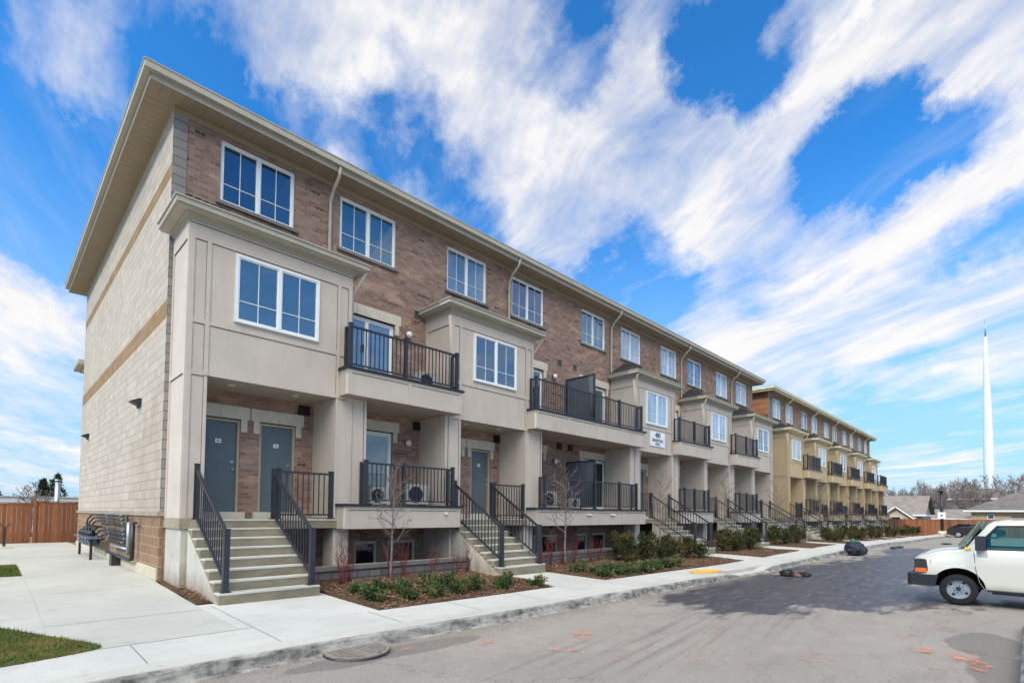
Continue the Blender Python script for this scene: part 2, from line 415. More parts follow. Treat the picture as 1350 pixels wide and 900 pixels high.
def balcony(parent, xa, xb, z0, z1, pal, double=False, low=False, posts=None):
    """xa = right face of the left bay, xb = left face of the right bay"""
    P = M[pal]; mb = MB()
    L = xa-.28; Rr = xb+.08
    mb.box((xa+.003, -1.226, z0+.002), (xb-.003, -.003, z1-.02), {'*': P, '-z': M['ceiling'], '+z': M['stair']})
    mb.box((L, -1.6, z0), (Rr, -1.228, z1-.02), {'*': P, '-z': M['ceiling'], '+z': M['stair']})
    # trim boards on the fascia
    T = P
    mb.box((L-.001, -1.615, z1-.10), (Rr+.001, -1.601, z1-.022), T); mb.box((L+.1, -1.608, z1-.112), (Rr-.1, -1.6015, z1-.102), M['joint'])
    seams = [L+.06, Rr-.06]; n = 4 if double else 2
    for k in range(1, n): seams.append(L+(Rr-L)*k/n)
    for s in seams: mb.box((s-.05, -1.613, z0+.002), (s+.05, -1.6012, z1-.101), T)
    o = mb.obj('balcony', parent)
    f = MB(); f.box((L-.05, -1.66, z1-.018), (Rr+.05, -1.229, z1+.035), M['flash']); f.obj('flashing', o)
    ps = posts or [L+.12, (L+Rr)/2-.06, Rr-.08]
    r = MB(); base = z1+.036; H = z1+1.02
    rm = railing_mesh(0, H-base, [p-ps[0] for p in ps])
    # side returns back to the bay face
    for px_ in (0, ps[-1]-ps[0]):
        rm.box((px_-.02, .04, H-base-.03), (px_+.02, .255, H-base+.015), M['rail']); rm.box((px_-.02, .04, .08), (px_+.02, .255, .115), M['rail'])
        rm.box((px_-.01, .13, .115), (px_+.01, .15, H-base-.03), M['rail'])
        rm.box((px_-.025, .20, 0), (px_+.025, .255, H-base+.03), M['rail'])
    ro = rm.obj('railing', o, (ps[0], -1.49, base))
    if double:
        d = MB(); X = ps[-1]-(ps[-1]-ps[0])*.5
        X = (ps[0]+ps[-1])/2+.05
        top = z1+1.82
        d.box((X-.03, -1.45, base), (X+.03, -1.39, top), M['rail']); d.box((X-.03, -.16, base), (X+.03, -.10, top), M['rail'])
        d.box((X-.03, -1.39, top-.05), (X+.03, -.16, top), M['rail']); d.box((X-.03, -1.39, base+.05), (X+.03, -.16, base+.1), M['rail'])
        n = 13
        for k in range(n):
            y = -1.38+1.22*(k+.5)/n; d.box((X-.012, y-.040, base+.1), (X+.012, y+.040, top-.05), M['screen'])
        d.obj('privacy_screen', o)
    return o

def m_screen():
    m = m_plain('screen_board', srgb(92, 96, 108), .5, .1, 6); return m
M['screen'] = m_screen()

def slider(parent, x0, x1, z0, z1, blind=False, dark=True):
    """balcony door: frame + pane + lintel"""
    d = window(parent, x0, x1, z0, z1, 0, .09, None, 2, False, 'glass' if not dark else ('glass_blind' if blind else 'glass_dark'), .075, 'balcony_door')
    h = MB(); w = x1-x0; H = z1-z0
    h.box((w/2-.13, .03, .95), (w/2-.09, .055, 1.15), M['rail']); h.obj('handle', d)
    lintel(d, w, H)
    return d
_lc = {}
def lintel(parent, w, H):
    k = (round(w, 2), round(H, 2))
    if k not in _lc:
        mb = MB(); n = 3 if w > 1.3 else 2; a = -.2; st = (w+.4)/n
        for i in range(n): mb.box((a+st*i+.003, -.035, .02), (a+st*(i+1)-.003, .06, .30), M['stone'])
        for s in (0, 1):
            x = -.14 if s == 0 else w+.01
            mb.box((x, -.03, -.26), (x+.13, .05, .019), M['stone'])
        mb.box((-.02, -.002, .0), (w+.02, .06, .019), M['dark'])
        _lc[k] = mb.mesh('lintel')
    o = bpy.data.objects.new('lintel', _lc[k]); COL.objects.link(o); o.parent = parent; o.location = (0, 0, H)

_dc = {}
def entry_door(parent, x0, z0=1.73, w=.82, h=2.06):
    if not _dc:
        a = MB()      # door leaf with two shallow panels
        a.box((.05, .085, .0), (w-.05, .13, h-.05), M['door'])
        for zz in ((.18, .92), (1.08, 1.86)):
            a.box((.17, .078, zz[0]), (w-.17, .0848, zz[1]), M['door']); a.box((.21, .074, zz[0]+.04), (w-.21, .0778, zz[1]-.04), M['door'])
        f = MB(); F = M['doorframe']
        f.box((0, .02, 0), (.05, .14, h), F); f.box((w-.05, .02, 0), (w, .14, h), F); f.box((.05, .02, h-.05), (w-.05, .14, h), F)
        s = MB(); s.box((-.12, -.09, -.148), (w+.12, .14, -.002), M['stone'])
        hd = MB(); hd.sphere((w-.13, .045, .95), .032, M['silver'], 10, 6); hd.tube([(w-.13, .084, .95), (w-.13, .05, .95)], .012, M['silver'])
        lk = MB(); lk.tube([(w-.13, .084, 1.12), (w-.13, .066, 1.12)], .03, M['silver'], 12)
        pl = MB(); pl.box((.34, .066, 1.52), (.46, .0735, 1.61), M['plate']); pl.box((.375, .0645, 1.55), (.425, .0658, 1.58), M['stone_grey'])
        _dc.update(a=a.mesh('door'), f=f.mesh('frame'), s=s.mesh('threshold'), h=hd.mesh('handle'), l=lk.mesh('lock'), p=pl.mesh('number_plate'))
    d = bpy.data.objects.new('door', _dc['a']); COL.objects.link(d); d.parent = parent; d.location = (x0, 0, z0)
    for k, n in (('f', 'frame'), ('s', 'threshold'), ('h', 'handle'), ('l', 'lock'), ('p', 'number_plate')):
        o = bpy.data.objects.new(n, _dc[k]); COL.objects.link(o); o.parent = d
    lintel(d, w, h)
    return d

def stair(parent, s0, s1, gz, rail_cols, mirror=False):
    top = 1.58; n = 7; rise = .17; run = .28; y0 = -1.252
    st = MB(); nz = .028
    for k in range(1, n+1):
        t = top-rise*k; ya = y0-run*(k-1); zb = (t-rise+.001) if k < n else gz-.05
        yb_ = ya-.001 if k == 1 else ya-.016
        st.box((s0, ya-run-.012, zb), (s1, yb_, t-nz), M['riser_shade'])
        st.box((s0, ya-run-.022, t-nz+.0005), (s1, yb_-.001, t), {'*': M['tread_lit']})
    o = st.obj('staircase', parent)
    prof = [(y0-.004, gz-.3), (y0-.004, top-rise-.045), (y0-run*n+.03, gz+.012), (y0-run*n+.03, gz-.3)]
    for a, b in ((s0-.006, s0+.14), (s1-.14, s1+.006)):
        ch = MB(); ch.prism(prof, 'x', a, b, M['pier']); ch.obj('stringer', o, recalc=True)
    # sloped railings
    for xr in (s0+.13, s1-.10):
        r = MB(); mat = M['rail']
        yb, zb = y0-run*6.55, top-rise*7; yt, zt = -1.17, top
        for (yy, z0_, z1_) in ((yb, zb, zb+1.04), (yt, zt, zt+1.06)):
            r.box((xr-.045, yy-.045, z0_), (xr+.045, yy+.045, z1_), mat); r.box((xr-.05, yy-.05, z1_), (xr+.05, yy+.05, z1_+.02), mat)
            r.box((xr-.075, yy-.075, z0_), (xr+.075, yy+.075, z0_+.02), mat)
        r.beam((xr, yb, zb+.98), (xr, yt, zt+.98), .055, .05, mat); r.beam((xr, yb, zb+.17), (xr, yt, zt+.10), .04, .035, mat)
        m = 15
        for k in range(1, m):
            u = k/m; yy = yb+(yt-yb)*u; lo = zb+.17+(zt+.10-zb-.17)*u; hi = zb+.98+(zt-zb)*u
            r.box((xr-.01, yy-.01, lo), (xr+.01, yy+.01, hi), mat)
        r.obj('railing', o)
    return o

def bay(parent, xb, pal, mirror, first=False, last=False, lod=False, stairx=None, gz=.2, ext=(True, True)):
    """3.4 m wide projecting bay on fins, open porch below"""
    P = M[pal]
    W = 3.4
    def U(u): return xb+(W-u if mirror else u)
    yF = -1.2; zB = 4.40; zT = 7.40
    mb = MB()
    mb.box((xb, yF, zB), (xb+W, -.003, zT), {'*': P, '-z': M['ceiling']})
    # fins under the bay
    finL = (U(0), U(.37)); finR = (U(3.06), U(3.4))
    for a, b in (finL, finR): mb.box((a, yF, 1.6), (b, -.003, zB-.001), P)
    # boards on the front
    t = .022; J = M['joint']
    def board(u0, u1, z0, z1, tt=t): mb.box((U(u0), yF-tt, z0), (U(u1), yF-.0015, z1), P)
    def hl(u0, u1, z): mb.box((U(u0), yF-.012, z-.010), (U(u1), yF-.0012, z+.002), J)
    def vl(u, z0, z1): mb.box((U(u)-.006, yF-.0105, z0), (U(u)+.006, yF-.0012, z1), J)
    board(0, .09, 1.6, zT); board(3.31, 3.4, 1.6, zT)
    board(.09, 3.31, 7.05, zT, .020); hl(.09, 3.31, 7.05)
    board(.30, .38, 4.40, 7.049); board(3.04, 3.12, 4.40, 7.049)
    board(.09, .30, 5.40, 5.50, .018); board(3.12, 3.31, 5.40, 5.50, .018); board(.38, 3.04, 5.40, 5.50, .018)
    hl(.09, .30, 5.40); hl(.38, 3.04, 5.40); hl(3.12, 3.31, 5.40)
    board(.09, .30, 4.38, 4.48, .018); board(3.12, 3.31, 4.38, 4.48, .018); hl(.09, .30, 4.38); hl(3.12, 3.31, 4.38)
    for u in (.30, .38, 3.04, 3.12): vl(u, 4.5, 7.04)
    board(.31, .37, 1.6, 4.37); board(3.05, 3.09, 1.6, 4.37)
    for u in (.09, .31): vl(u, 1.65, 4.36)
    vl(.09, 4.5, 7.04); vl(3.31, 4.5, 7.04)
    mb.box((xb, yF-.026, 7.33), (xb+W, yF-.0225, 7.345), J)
    # boards on both cheeks
    for s, X in ((-1, xb), (1, xb+W)):
        a, b = (X-t, X-.0015) if s < 0 else (X+.0015, X+t)
        z0 = 1.6 if ((first and s < 0) or (last and s > 0)) else 5.06
        mb.box((a, yF, z0), (b, yF+.09, zT), P); mb.box((a, -.10, z0), (b, -.004, zT), P)
        mb.box((a, yF+.09, 7.05), (b, -.10, zT), P)
        c, d = (X-.012, X-.001) if s < 0 else (X+.001, X+.012)
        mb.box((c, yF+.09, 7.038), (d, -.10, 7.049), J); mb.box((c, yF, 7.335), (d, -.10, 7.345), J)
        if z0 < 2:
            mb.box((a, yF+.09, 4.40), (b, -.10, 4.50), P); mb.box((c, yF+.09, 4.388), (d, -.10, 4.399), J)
    o = mb.obj('bay', parent)
    # extension columns under the balconies
    # cornice: bed mould, soffit and gutter-like crown
    c = MB(); T = M['trim'] if pal == 'panel' else M['trim2']
    for dx, za, zb_ in ((.05, 7.402, 7.455), (.10, 7.455, 7.49), (.26, 7.49, 7.52), (.30, 7.52, 7.62), (.33, 7.62, 7.645)):
        c.box((xb-dx, yF-dx, za+.0005), (xb+W+dx, -.003, zb_), T)
    c.obj('cornice', o)
    # little hipped roof
    rf = MB(); e = .30; A = (xb-e, yF-e, 7.647); Bq = (xb+W+e, yF-e, 7.647); C = (xb+W+e, -.003, 7.647); D = (xb-e, -.003, 7.647)
    E1 = (xb+1.05, -.003, 8.42); E2 = (xb+W-1.05, -.003, 8.42)
    rf.poly([A, Bq, E2, E1], M['roof']); rf.poly([Bq, C, E2], M['roof']); rf.poly([D, A, E1], M['roof'])
    # shingle butts catching light along the hips
    for k in range(1, 7):
        u = k/7; 
        pA = Vector(A).lerp(Vector(E1), u); rf.beam(pA+Vector((-.03, -.03, .0)), pA+Vector((.09, .02, .035)), .10, .02, M['roof'])
    rf.obj('bay_roof', o)
    # short leader from the cornice
    xs_ = xb+W+.06 if not mirror else xb-.02
    ld = MB(); 
    if not mirror: ld.tube([(xb+W+.25, yF-.22, 7.50), (xb+W+.22, yF-.2, 7.42), (xb+W+.06, yF+.08, 6.95), (xb+W+.045, yF+.08, 5.1)], .035, T, 8)
    else: ld.tube([(xb-.2, yF-.24, 7.50), (xb-.02, yF-.06, 7.2), (xb+.02, yF-.045, 6.8), (xb+.02, yF-.045, 5.1)], .035, T, 8)
    ld.obj('downspout', o)
    # pot lights
    for u in (.95, 2.3):
        pl = MB(); pl.tube([(U(u), -.75, zB-.022), (U(u), -.75, zB-.002)], .075, M['lampw'], 14); pl.obj('ceiling_light', o)
    window(parent, U(.82) if not mirror else U(2.58), U(2.58) if not mirror else U(.82), 5.59, 6.99, yF, -.035, None)
    # porch slab
    ps = MB(); 
    a, b = sorted((U(.37), U(3.26)))
    ps.box((a, -1.25, 1.38), (b, -.003, 1.55), M['riser_shade']); ps.box((a, -1.262, 1.5505), (b, -.003, 1.58), M['tread_lit']); ps.obj('porch_slab', parent)
    # piers
    for (u0, u1, big) in ((0, .37, True), (3.06, 3.4, False)):
        x0, x1 = sorted((U(u0), U(u1))); pr = MB()
        if big:
            pr.box((x0-.03, yF-.045, 1.40), (x1+.02, -.003, 1.598), M['belt'])
            pr.box((x0+.01, yF-.01, gz-.3), (x1-.005, -.003, 1.399), M['pier'])
        else:
            pr.box((x0+.02, yF+.02, 1.36), (x1-.02, -.003, 1.599), M['stair'])
            pr.box((x0+.02, yF+.05, -.4), (x1+.06, yF+.55, 1.359), P)
        pr.obj('pier', parent)
    # doors
    for u in (.56, 1.80): entry_door(parent, min(U(u), U(u+.82)))
    # landing railing
    s0, s1 = stairx
    if not mirror: ra, rb = s1-.10, U(3.02)
    else: ra, rb = U(3.02), s0+.13
    if rb-ra > .4:
        rm = railing_mesh(0, 1.03, [.1 if not mirror else .03, rb-ra-(.03 if not mirror else .1)]); rm.obj('railing', parent, (ra, -1.17, 1.582))
    stair(parent, s0, s1, gz, None)
    return o

def ext_column(parent, x0, x1, pal, side):
    P = M[pal]; mb = MB()
    mb.box((x0, -1.2, 1.92), (x1, -.003, 4.449), P)
    t = .02
    for a, b in ((x0, x0+.06), (x1-.06, x1)): mb.box((a, -1.2-t, 1.92), (b, -1.2015, 4.448), P)
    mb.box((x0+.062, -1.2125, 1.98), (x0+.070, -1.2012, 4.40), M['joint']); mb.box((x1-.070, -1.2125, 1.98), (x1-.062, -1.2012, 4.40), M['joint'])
    mb.obj('column', parent)

def wall_lamp(parent, x, z):
    mb = MB(); mb.sphere((x, -.11, z), .095, M['lampw'], 12, 8, (1, .9, 1)); mb.tube([(x, -.002, z+.02), (x, -.05, z+.02)], .07, M['rail'], 12)
    mb.obj('wall_lamp', parent)
def vent(parent, x, z, dark=False):
    mb = MB(); mb.box((x-.14, -.03, z-.12), (x+.14, -.002, z+.12), M['belt'] if not dark else M['dark'])
    for k in range(5): mb.box((x-.12, -.042, z-.10+k*.042), (x+.12, -.031, z-.08+k*.042), M['flash'])
    mb.obj('vent', parent)

def block(root, bays, tops, bals, length, pal, depth=13.5, left='cream', first_left=True, gzf=None, mirrors=(), stairs=(), spouts=()):
    """bays = left x of each bay; bals = list of (xa, xb, double)"""
    zT = 10.27
    # front wall with real openings
    holes = []
    for a, b in tops: holes.append((a, b, 8.63, 10.03))
    doors_up = []
    for (xa, xb, dbl, drs) in bals:
        for (a, b) in drs:
            holes.append((a, b, 5.11, 7.0)); holes.append((a, b, 1.93, 3.95)); doors_up.append((a, b))
    bw = []
    for (xa, xb, dbl, drs) in bals:
        x = xa+.85
        while x+1.0 < xb-.2:
            bw.append((x, x+.68)); bw.append((x+1.0, x+1.92)) if x+1.95 < xb else None
            x += 3.1
    bw = [w for w in bw if w]
    for a, b in bw: holes.append((a, b, .25, .97))
    for xb, mir in zip(bays, mirrors):
        for u in (.56, 1.80):
            x0 = xb+(3.4-u-.82 if mir else u)
            holes.append((x0, x0+.82, 1.58, 3.79))
    mb = MB()
    wall_holes(mb, 0, length, -.5, zT, holes, 0, M['brick'], .14)
    mb.obj('brick_wall', root)
    # frieze board and sill course under the soffit
    fb = MB(); fb.box((.003, -.028, zT-.14), (length-.003, -.003, zT-.004), M['soffit']); fb.obj('frieze_board', root)
    # window and door fills
    for a, b in tops: window(root, a, b, 8.63, 10.03, 0, .07, 'stone_grey')
    for i, (a, b) in enumerate(doors_up):
        slider(root, a, b, 5.11, 7.0, dark=False); slider(root, a, b, 1.93, 3.95, blind=(i == 0))
    for a, b in bw: window(root, a, b, .25, .97, 0, .07, None, 1, False, 'glass_dark', frame='stone')
    # end walls
    L = MB()
    if left == 'cream':
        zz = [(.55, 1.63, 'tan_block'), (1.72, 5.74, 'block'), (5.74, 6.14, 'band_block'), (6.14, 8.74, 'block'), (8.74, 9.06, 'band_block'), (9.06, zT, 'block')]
    else:
        zz = [(.1, 1.63, 'tan_block'), (1.72, 7.5, 'orange_block'), (7.5, zT, 'orange_block')]
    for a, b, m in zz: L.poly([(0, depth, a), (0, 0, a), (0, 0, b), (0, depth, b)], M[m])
    L.poly([(-.03, depth, .55), (-.03, .0, .55), (0, 0, .56), (0, depth, .56)], M['found'])
    L.box((-.03, -.002, -.4), (.0, depth, .549), M['found'], skip=('+x',))
    L.obj('end_wall', root)
    lg = MB(); lg.box((-.05, -.05, 1.63), (.28, -.003, 1.72), M['belt']); lg.box((-.05, -.003, 1.63), (-.002, depth+.03, 1.72), M['belt']); lg.obj('ledge', root)
    Rw = MB(); Rw.poly([(length, 0, -.5), (length, depth, -.5), (length, depth, zT), (length, 0, zT)], M['brick']); Rw.obj('end_wall', root)
    Bk = MB(); Bk.poly([(length, depth, -.5), (0, depth, -.5), (0, depth, zT), (length, depth, zT)], M['brick']); Bk.obj('rear_wall', root)
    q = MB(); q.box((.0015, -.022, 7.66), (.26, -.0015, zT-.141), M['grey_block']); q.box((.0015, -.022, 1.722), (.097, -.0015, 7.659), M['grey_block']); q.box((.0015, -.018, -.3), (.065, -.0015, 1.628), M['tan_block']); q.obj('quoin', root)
    # soffit, fascia, gutter, roof
    e = .50; S = M['soffit']
    sf = MB()
    sf.poly([(-e, -e, zT), (-e, 0, zT), (length+e, 0, zT), (length+e, -e, zT)], S)
    sf.poly([(-e, 0, zT), (-e, depth+e, zT), (0, depth+e, zT), (0, 0, zT)], S)
    sf.poly([(length, 0, zT), (length, depth+e, zT), (length+e, depth+e, zT), (length+e, 0, zT)], S)
    sf.poly([(0, depth, zT), (0, depth+e, zT), (length, depth+e, zT), (length, depth, zT)], S)
    # vinyl soffit grooves
    k = -e+.15
    y = .1
    while y < depth+e: sf.box((-e+.01, y, zT-.004), (-.03, y+.007, zT-.0015), M['groove']); y += .20
    x = -e+.2
    while x < length: sf.box((x, -e+.01, zT-.004), (x+.007, -.04, zT-.0015), M['groove']); x += .20
    sf.obj('soffit', root)
    gt = MB(); T = M['trim'] if pal == 'panel' else M['trim2']
    z0, z1 = zT-.02, zT+.24
    gt.box((-e, -e-.02, z0), (length+e, -e-.001, z1), T); gt.box((-e-.02, -e-.0005, z0), (-e-.001, depth+e, z1), T)
    gt.box((length+e+.001, -e-.02, z0), (length+e+.02, depth+e, z1-.003), T)
    gt.box((-e-.13, -e-.13, zT+.10), (length+e+.11, -e-.021, zT+.235), T); gt.box((-e-.13, -e-.0205, zT+.10), (-e-.022, depth+e, zT+.235), T)
    gt.box((-e-.145, -e-.145, zT+.236), (length+e+.12, -e-.021, zT+.262), T); gt.box((-e-.145, -e-.0205, zT+.236), (-e-.022, depth+e, zT+.262), T)
    gt.obj('gutter', root)
    rf = MB(); a = zT+.25; yr = depth/2; h = 1.5
    A = (-e-.02, -e-.02, a); B = (length+e, -e-.02, a); C = (length+e, depth+e, a); D = (-e-.02, depth+e, a); E1 = (yr, yr, a+h); E2 = (length-yr, yr, a+h)
    rf.poly([A, B, E2, E1], M['roof']); rf.poly([B, C, E2], M['roof']); rf.poly([C, D, E1, E2], M['roof']); rf.poly([D, A, E1], M['roof'])
    rf.obj('roof', root)
    for sx, mir in spouts:
        d = MB(); zf = 7.66
        d.tube([(sx, -e-.07, zT+.08), (sx, -e-.03, zT-.12), (sx, -.22, zT-.36), (sx, -.08, zT-.55), (sx, -.06, zT-.8), (sx, -.06, zf+.15)]+([(sx+.02, -.10, zf+.02), (sx-.02, -.3, zf-.02)] if mir else [(sx, -.06, zf-.1)]), .042, T, 8)
        for zz_ in (9.2, 8.3): d.box((sx-.06, -.03, zz_), (sx+.06, -.0025, zz_+.03), T)
        d.obj('downspout', root)
    for i, (xb, mir) in enumerate(zip(bays, mirrors)):
        bay(root, xb, pal, mir, first=(i == 0), last=(i == len(bays)-1), stairx=stairs[i], gz=gzf(sum(stairs[i])/2))
    for (xa, xb, dbl, drs) in bals:
        if xa > 0: ext_column(root, xa+.003, xa+.44 if (dbl or xa < 12) else xa+.33, pal, 0)
        if dbl: ext_column(root, xb-.45, xb-.003, pal, 1)
        elif xb < length+2: ext_column(root, xb-.18, xb-.003, pal, 1)
        L_, R2 = xa-.28, xb+.08
        ps = [L_+.12, (L_+R2)/2-.06, R2-.1] if not dbl else [L_+.12+(R2-L_-.22)*k/4 for k in range(5)]
        balcony(root, xa, xb, 4.45, 5.06, pal, dbl, posts=ps)
        lo = [p for p in ps]; lo[0] = xa+.30; lo[-1] = xb-(.12 if not dbl else .4)
        balcony(root, xa, xb, 1.36, 1.90, pal, dbl, low=True, posts=lo)

M['trim2'] = m_plain('cream_trim', srgb(214, 202, 168), .55, .05, 2)

# ---------------------------------------------------------------- first block
b1 = thing('townhouse_block', 'near brown brick townhouse row with grey-beige bays and cream block end wall', 'townhouses', (0, 0, 0))
bays1 = [.1, 6.53, 16.17, 22.52, 28.88]
tops1 = [(.92, 2.56), (3.75, 5.44), (7.28, 8.93), (10.12, 11.80), (14.11, 15.75), (16.95, 18.6), (20.45, 22.08), (23.28, 24.95), (26.79, 28.4), (29.7, 31.35)]
bals1 = [(3.5, 6.53, False, [(3.80, 5.44)]), (9.93, 16.17, True, [(10.12, 11.80), (14.15, 15.80)]), (19.57, 22.52, False, [(20.6, 22.2)]), (25.92, 28.88, False, [(27.0, 28.6)])]
st1 = [(.22, 1.92), (6.62, 8.28), (17.4, 19.12), (23.9, 25.6), (30.3, 32.0)]
block(b1, bays1, tops1, bals1, 32.35, 'panel', mirrors=[False, False, True, True, True], stairs=st1, spouts=[(3.45, False), (9.93, False), (16.12, True), (22.45, True), (28.82, True)], gzf=lambda x: zs(x, -3.2))
for x, z in ((5.87, 6.83), (5.90, 3.72), (12.35, 6.88), (12.42, 3.70), (20.2, 6.85), (20.2, 3.7), (26.6, 6.85)): wall_lamp(b1, x, z)
for x, z, d in ((6.2, 7.55, False), (12.70, 7.53, False), (13.63, 7.52, False), (12.72, 4.30, True), (13.4, 4.30, True), (2.92, 4.22, True), (9.45, 4.22, True), (6.25, 4.25, True)): vent(b1, x, z, d)
for x in (6.1,): 
    mb = MB(); mb.sphere((x, -1.63, 1.72), .045, M['lampw'], 10, 6); mb.obj('fascia_light', b1)
for x in (12.45, 13.9): 
    mb = MB(); mb.box((x-.13, -1.66, 1.70), (x+.13, -1.615, 1.76), M['lampw']); mb.obj('fascia_light', b1)
for y, z in ((2.35, 4.28), (11.3, 4.36)):
    mb = MB(); mb.prism([(y-.16, z+.10), (y+.16, z+.10), (y+.16, z-.10), (y-.16, z-.02)], 'x', -.0025, -.05, M['flash'])
    mb.poly([(-.05, y-.16, z+.10), (-.22, y-.14, z+.02), (-.22, y+.14, z+.02), (-.05, y+.16, z+.10)], M['flash'])
    mb.poly([(-.05, y-.16, z-.05), (-.22, y-.14, z+.02), (-.22, y+.14, z+.02), (-.05, y+.16, z-.05)], M['flash'])
    mb.poly([(-.05, y-.16, z+.10), (-.05, y-.16, z-.05), (-.22, y-.14, z+.02)], M['flash']); mb.poly([(-.05, y+.16, z+.10), (-.22, y+.14, z+.02), (-.05, y+.16, z-.05)], M['flash'])
    mb.obj('wall_pack_light', b1)
mb = MB(); mb.box((.15, 13.52, .3), (3.4, 14.9, 7.35), M['panel'])
for dx, za, zb_ in ((.10, 7.352, 7.42), (.28, 7.42, 7.45), (.30, 7.452, 7.60)): mb.box((.12-dx, 13.52, za), (3.4+dx, 14.9+dx, zb_), M['trim'])
mb.obj('rear_bay', b1)

# address sign on the third bay
def text(s, size, parent, loc, mat, bold=0.0):
    cu = bpy.data.curves.new('lettering', 'FONT'); cu.body = s; cu.size = size; cu.align_x = 'CENTER'; cu.align_y = 'CENTER'; cu.offset = bold; cu.extrude = .002
    cu.materials.append(mat)
    tmp = bpy.data.objects.new('tmp', cu); COL.objects.link(tmp); bpy.context.view_layer.update()
    me = bpy.data.meshes.new_from_object(tmp.evaluated_get(bpy.context.evaluated_depsgraph_get())); bpy.data.objects.remove(tmp)
    o = bpy.data.objects.new('lettering', me); COL.objects.link(o); o.parent = parent; o.location = loc; o.rotation_euler = (R_(90), 0, 0)
    return o
M['ink'] = m_plain('sign_ink', srgb(34, 50, 66), .5, .05)
sg = thing('address_sign', 'white address sign reading 480 BERESFORD PATH on the third bay', 'sign', (17.93, -1.206, 5.0))
mb = MB(); mb.box((-.62, -.028, -.31), (.62, 0, .32), M['plate']); mb.obj('sign_board', sg)
text('480', .30, sg, (0, -.032, .17), M['ink'], .006); text('BERESFORD', .175, sg, (0, -.032, -.06), M['ink'], .003); text('PATH', .16, sg, (0, -.032, -.22), M['ink'], .003)

# ---------------------------------------------------------------- second block
b2 = thing('townhouse_block', 'farther brown brick townhouse row with mustard tan bays beyond the near row', 'townhouses', (35.2, 0, 0))
per = 6.43
bays2 = [.1+per*k for k in range(5)]
tops2 = []; bals2 = []; st2 = []; sp2 = []
for k in range(5):
    x = .1+per*k
    tops2 += [(x+.84, x+2.5), (x+3.65, x+5.3)]
    bals2.append((x+3.4, x+per, False, [(x+3.7, x+5.3)])); st2.append((x+.12, x+1.8)); sp2.append((x+3.38, False))
pale_[0] = True
block(b2, bays2, tops2, bals2, 32.3, 'panel2', left='orange', mirrors=[False]*5, stairs=st2, spouts=sp2, gzf=lambda x: zs(x+35.2, -3.2))

# ---------------------------------------------------------------- setting: ground, road, walks
def grid(name, xs, ys, zf, mat, parent=None, skirt=None, smooth=True):
    mb = MB(); nx, ny = len(xs), len(ys)
    for y in ys:
        for x in xs: mb.v.append((x, y, zf(x, y)))
    mi = mb.mi(mat)
    for j in range(ny-1):
        for i in range(nx-1):
            a = j*nx+i; mb.f.append((a, a+1, a+nx+1, a+nx)); mb.m.append(mi); mb.sm.append(smooth)
    if skirt:
        for j in range(ny-1):
            for i_ in (0, nx-1):
                a = mb.v[j*nx+i_]; b = mb.v[(j+1)*nx+i_]; mb.poly([a, b, (b[0], b[1], b[2]-skirt), (a[0], a[1], a[2]-skirt)], mat)
        for i in range(nx-1):
            for j_ in (0, ny-1):
                a = mb.v[j_*nx+i]; b = mb.v[j_*nx+i+1]; mb.poly([a, b, (b[0], b[1], b[2]-skirt), (a[0], a[1], a[2]-skirt)], mat)
    return mb.obj(name, parent)
def rng(a, b, st):
    n = max(1, int(round((b-a)/st))); return [a+(b-a)*i/n for i in range(n+1)]

M['soil'] = m_plain('dry_ground', srgb(112, 108, 78), .95, .3, .4, bump=.4)
gr = MB(); gr.poly([(-900, -900, -.62), (1500, -900, -.62), (1500, 1200, -.62), (-900, 1200, -.62)], M['soil'])
tag(gr.obj('ground'), kind='structure')

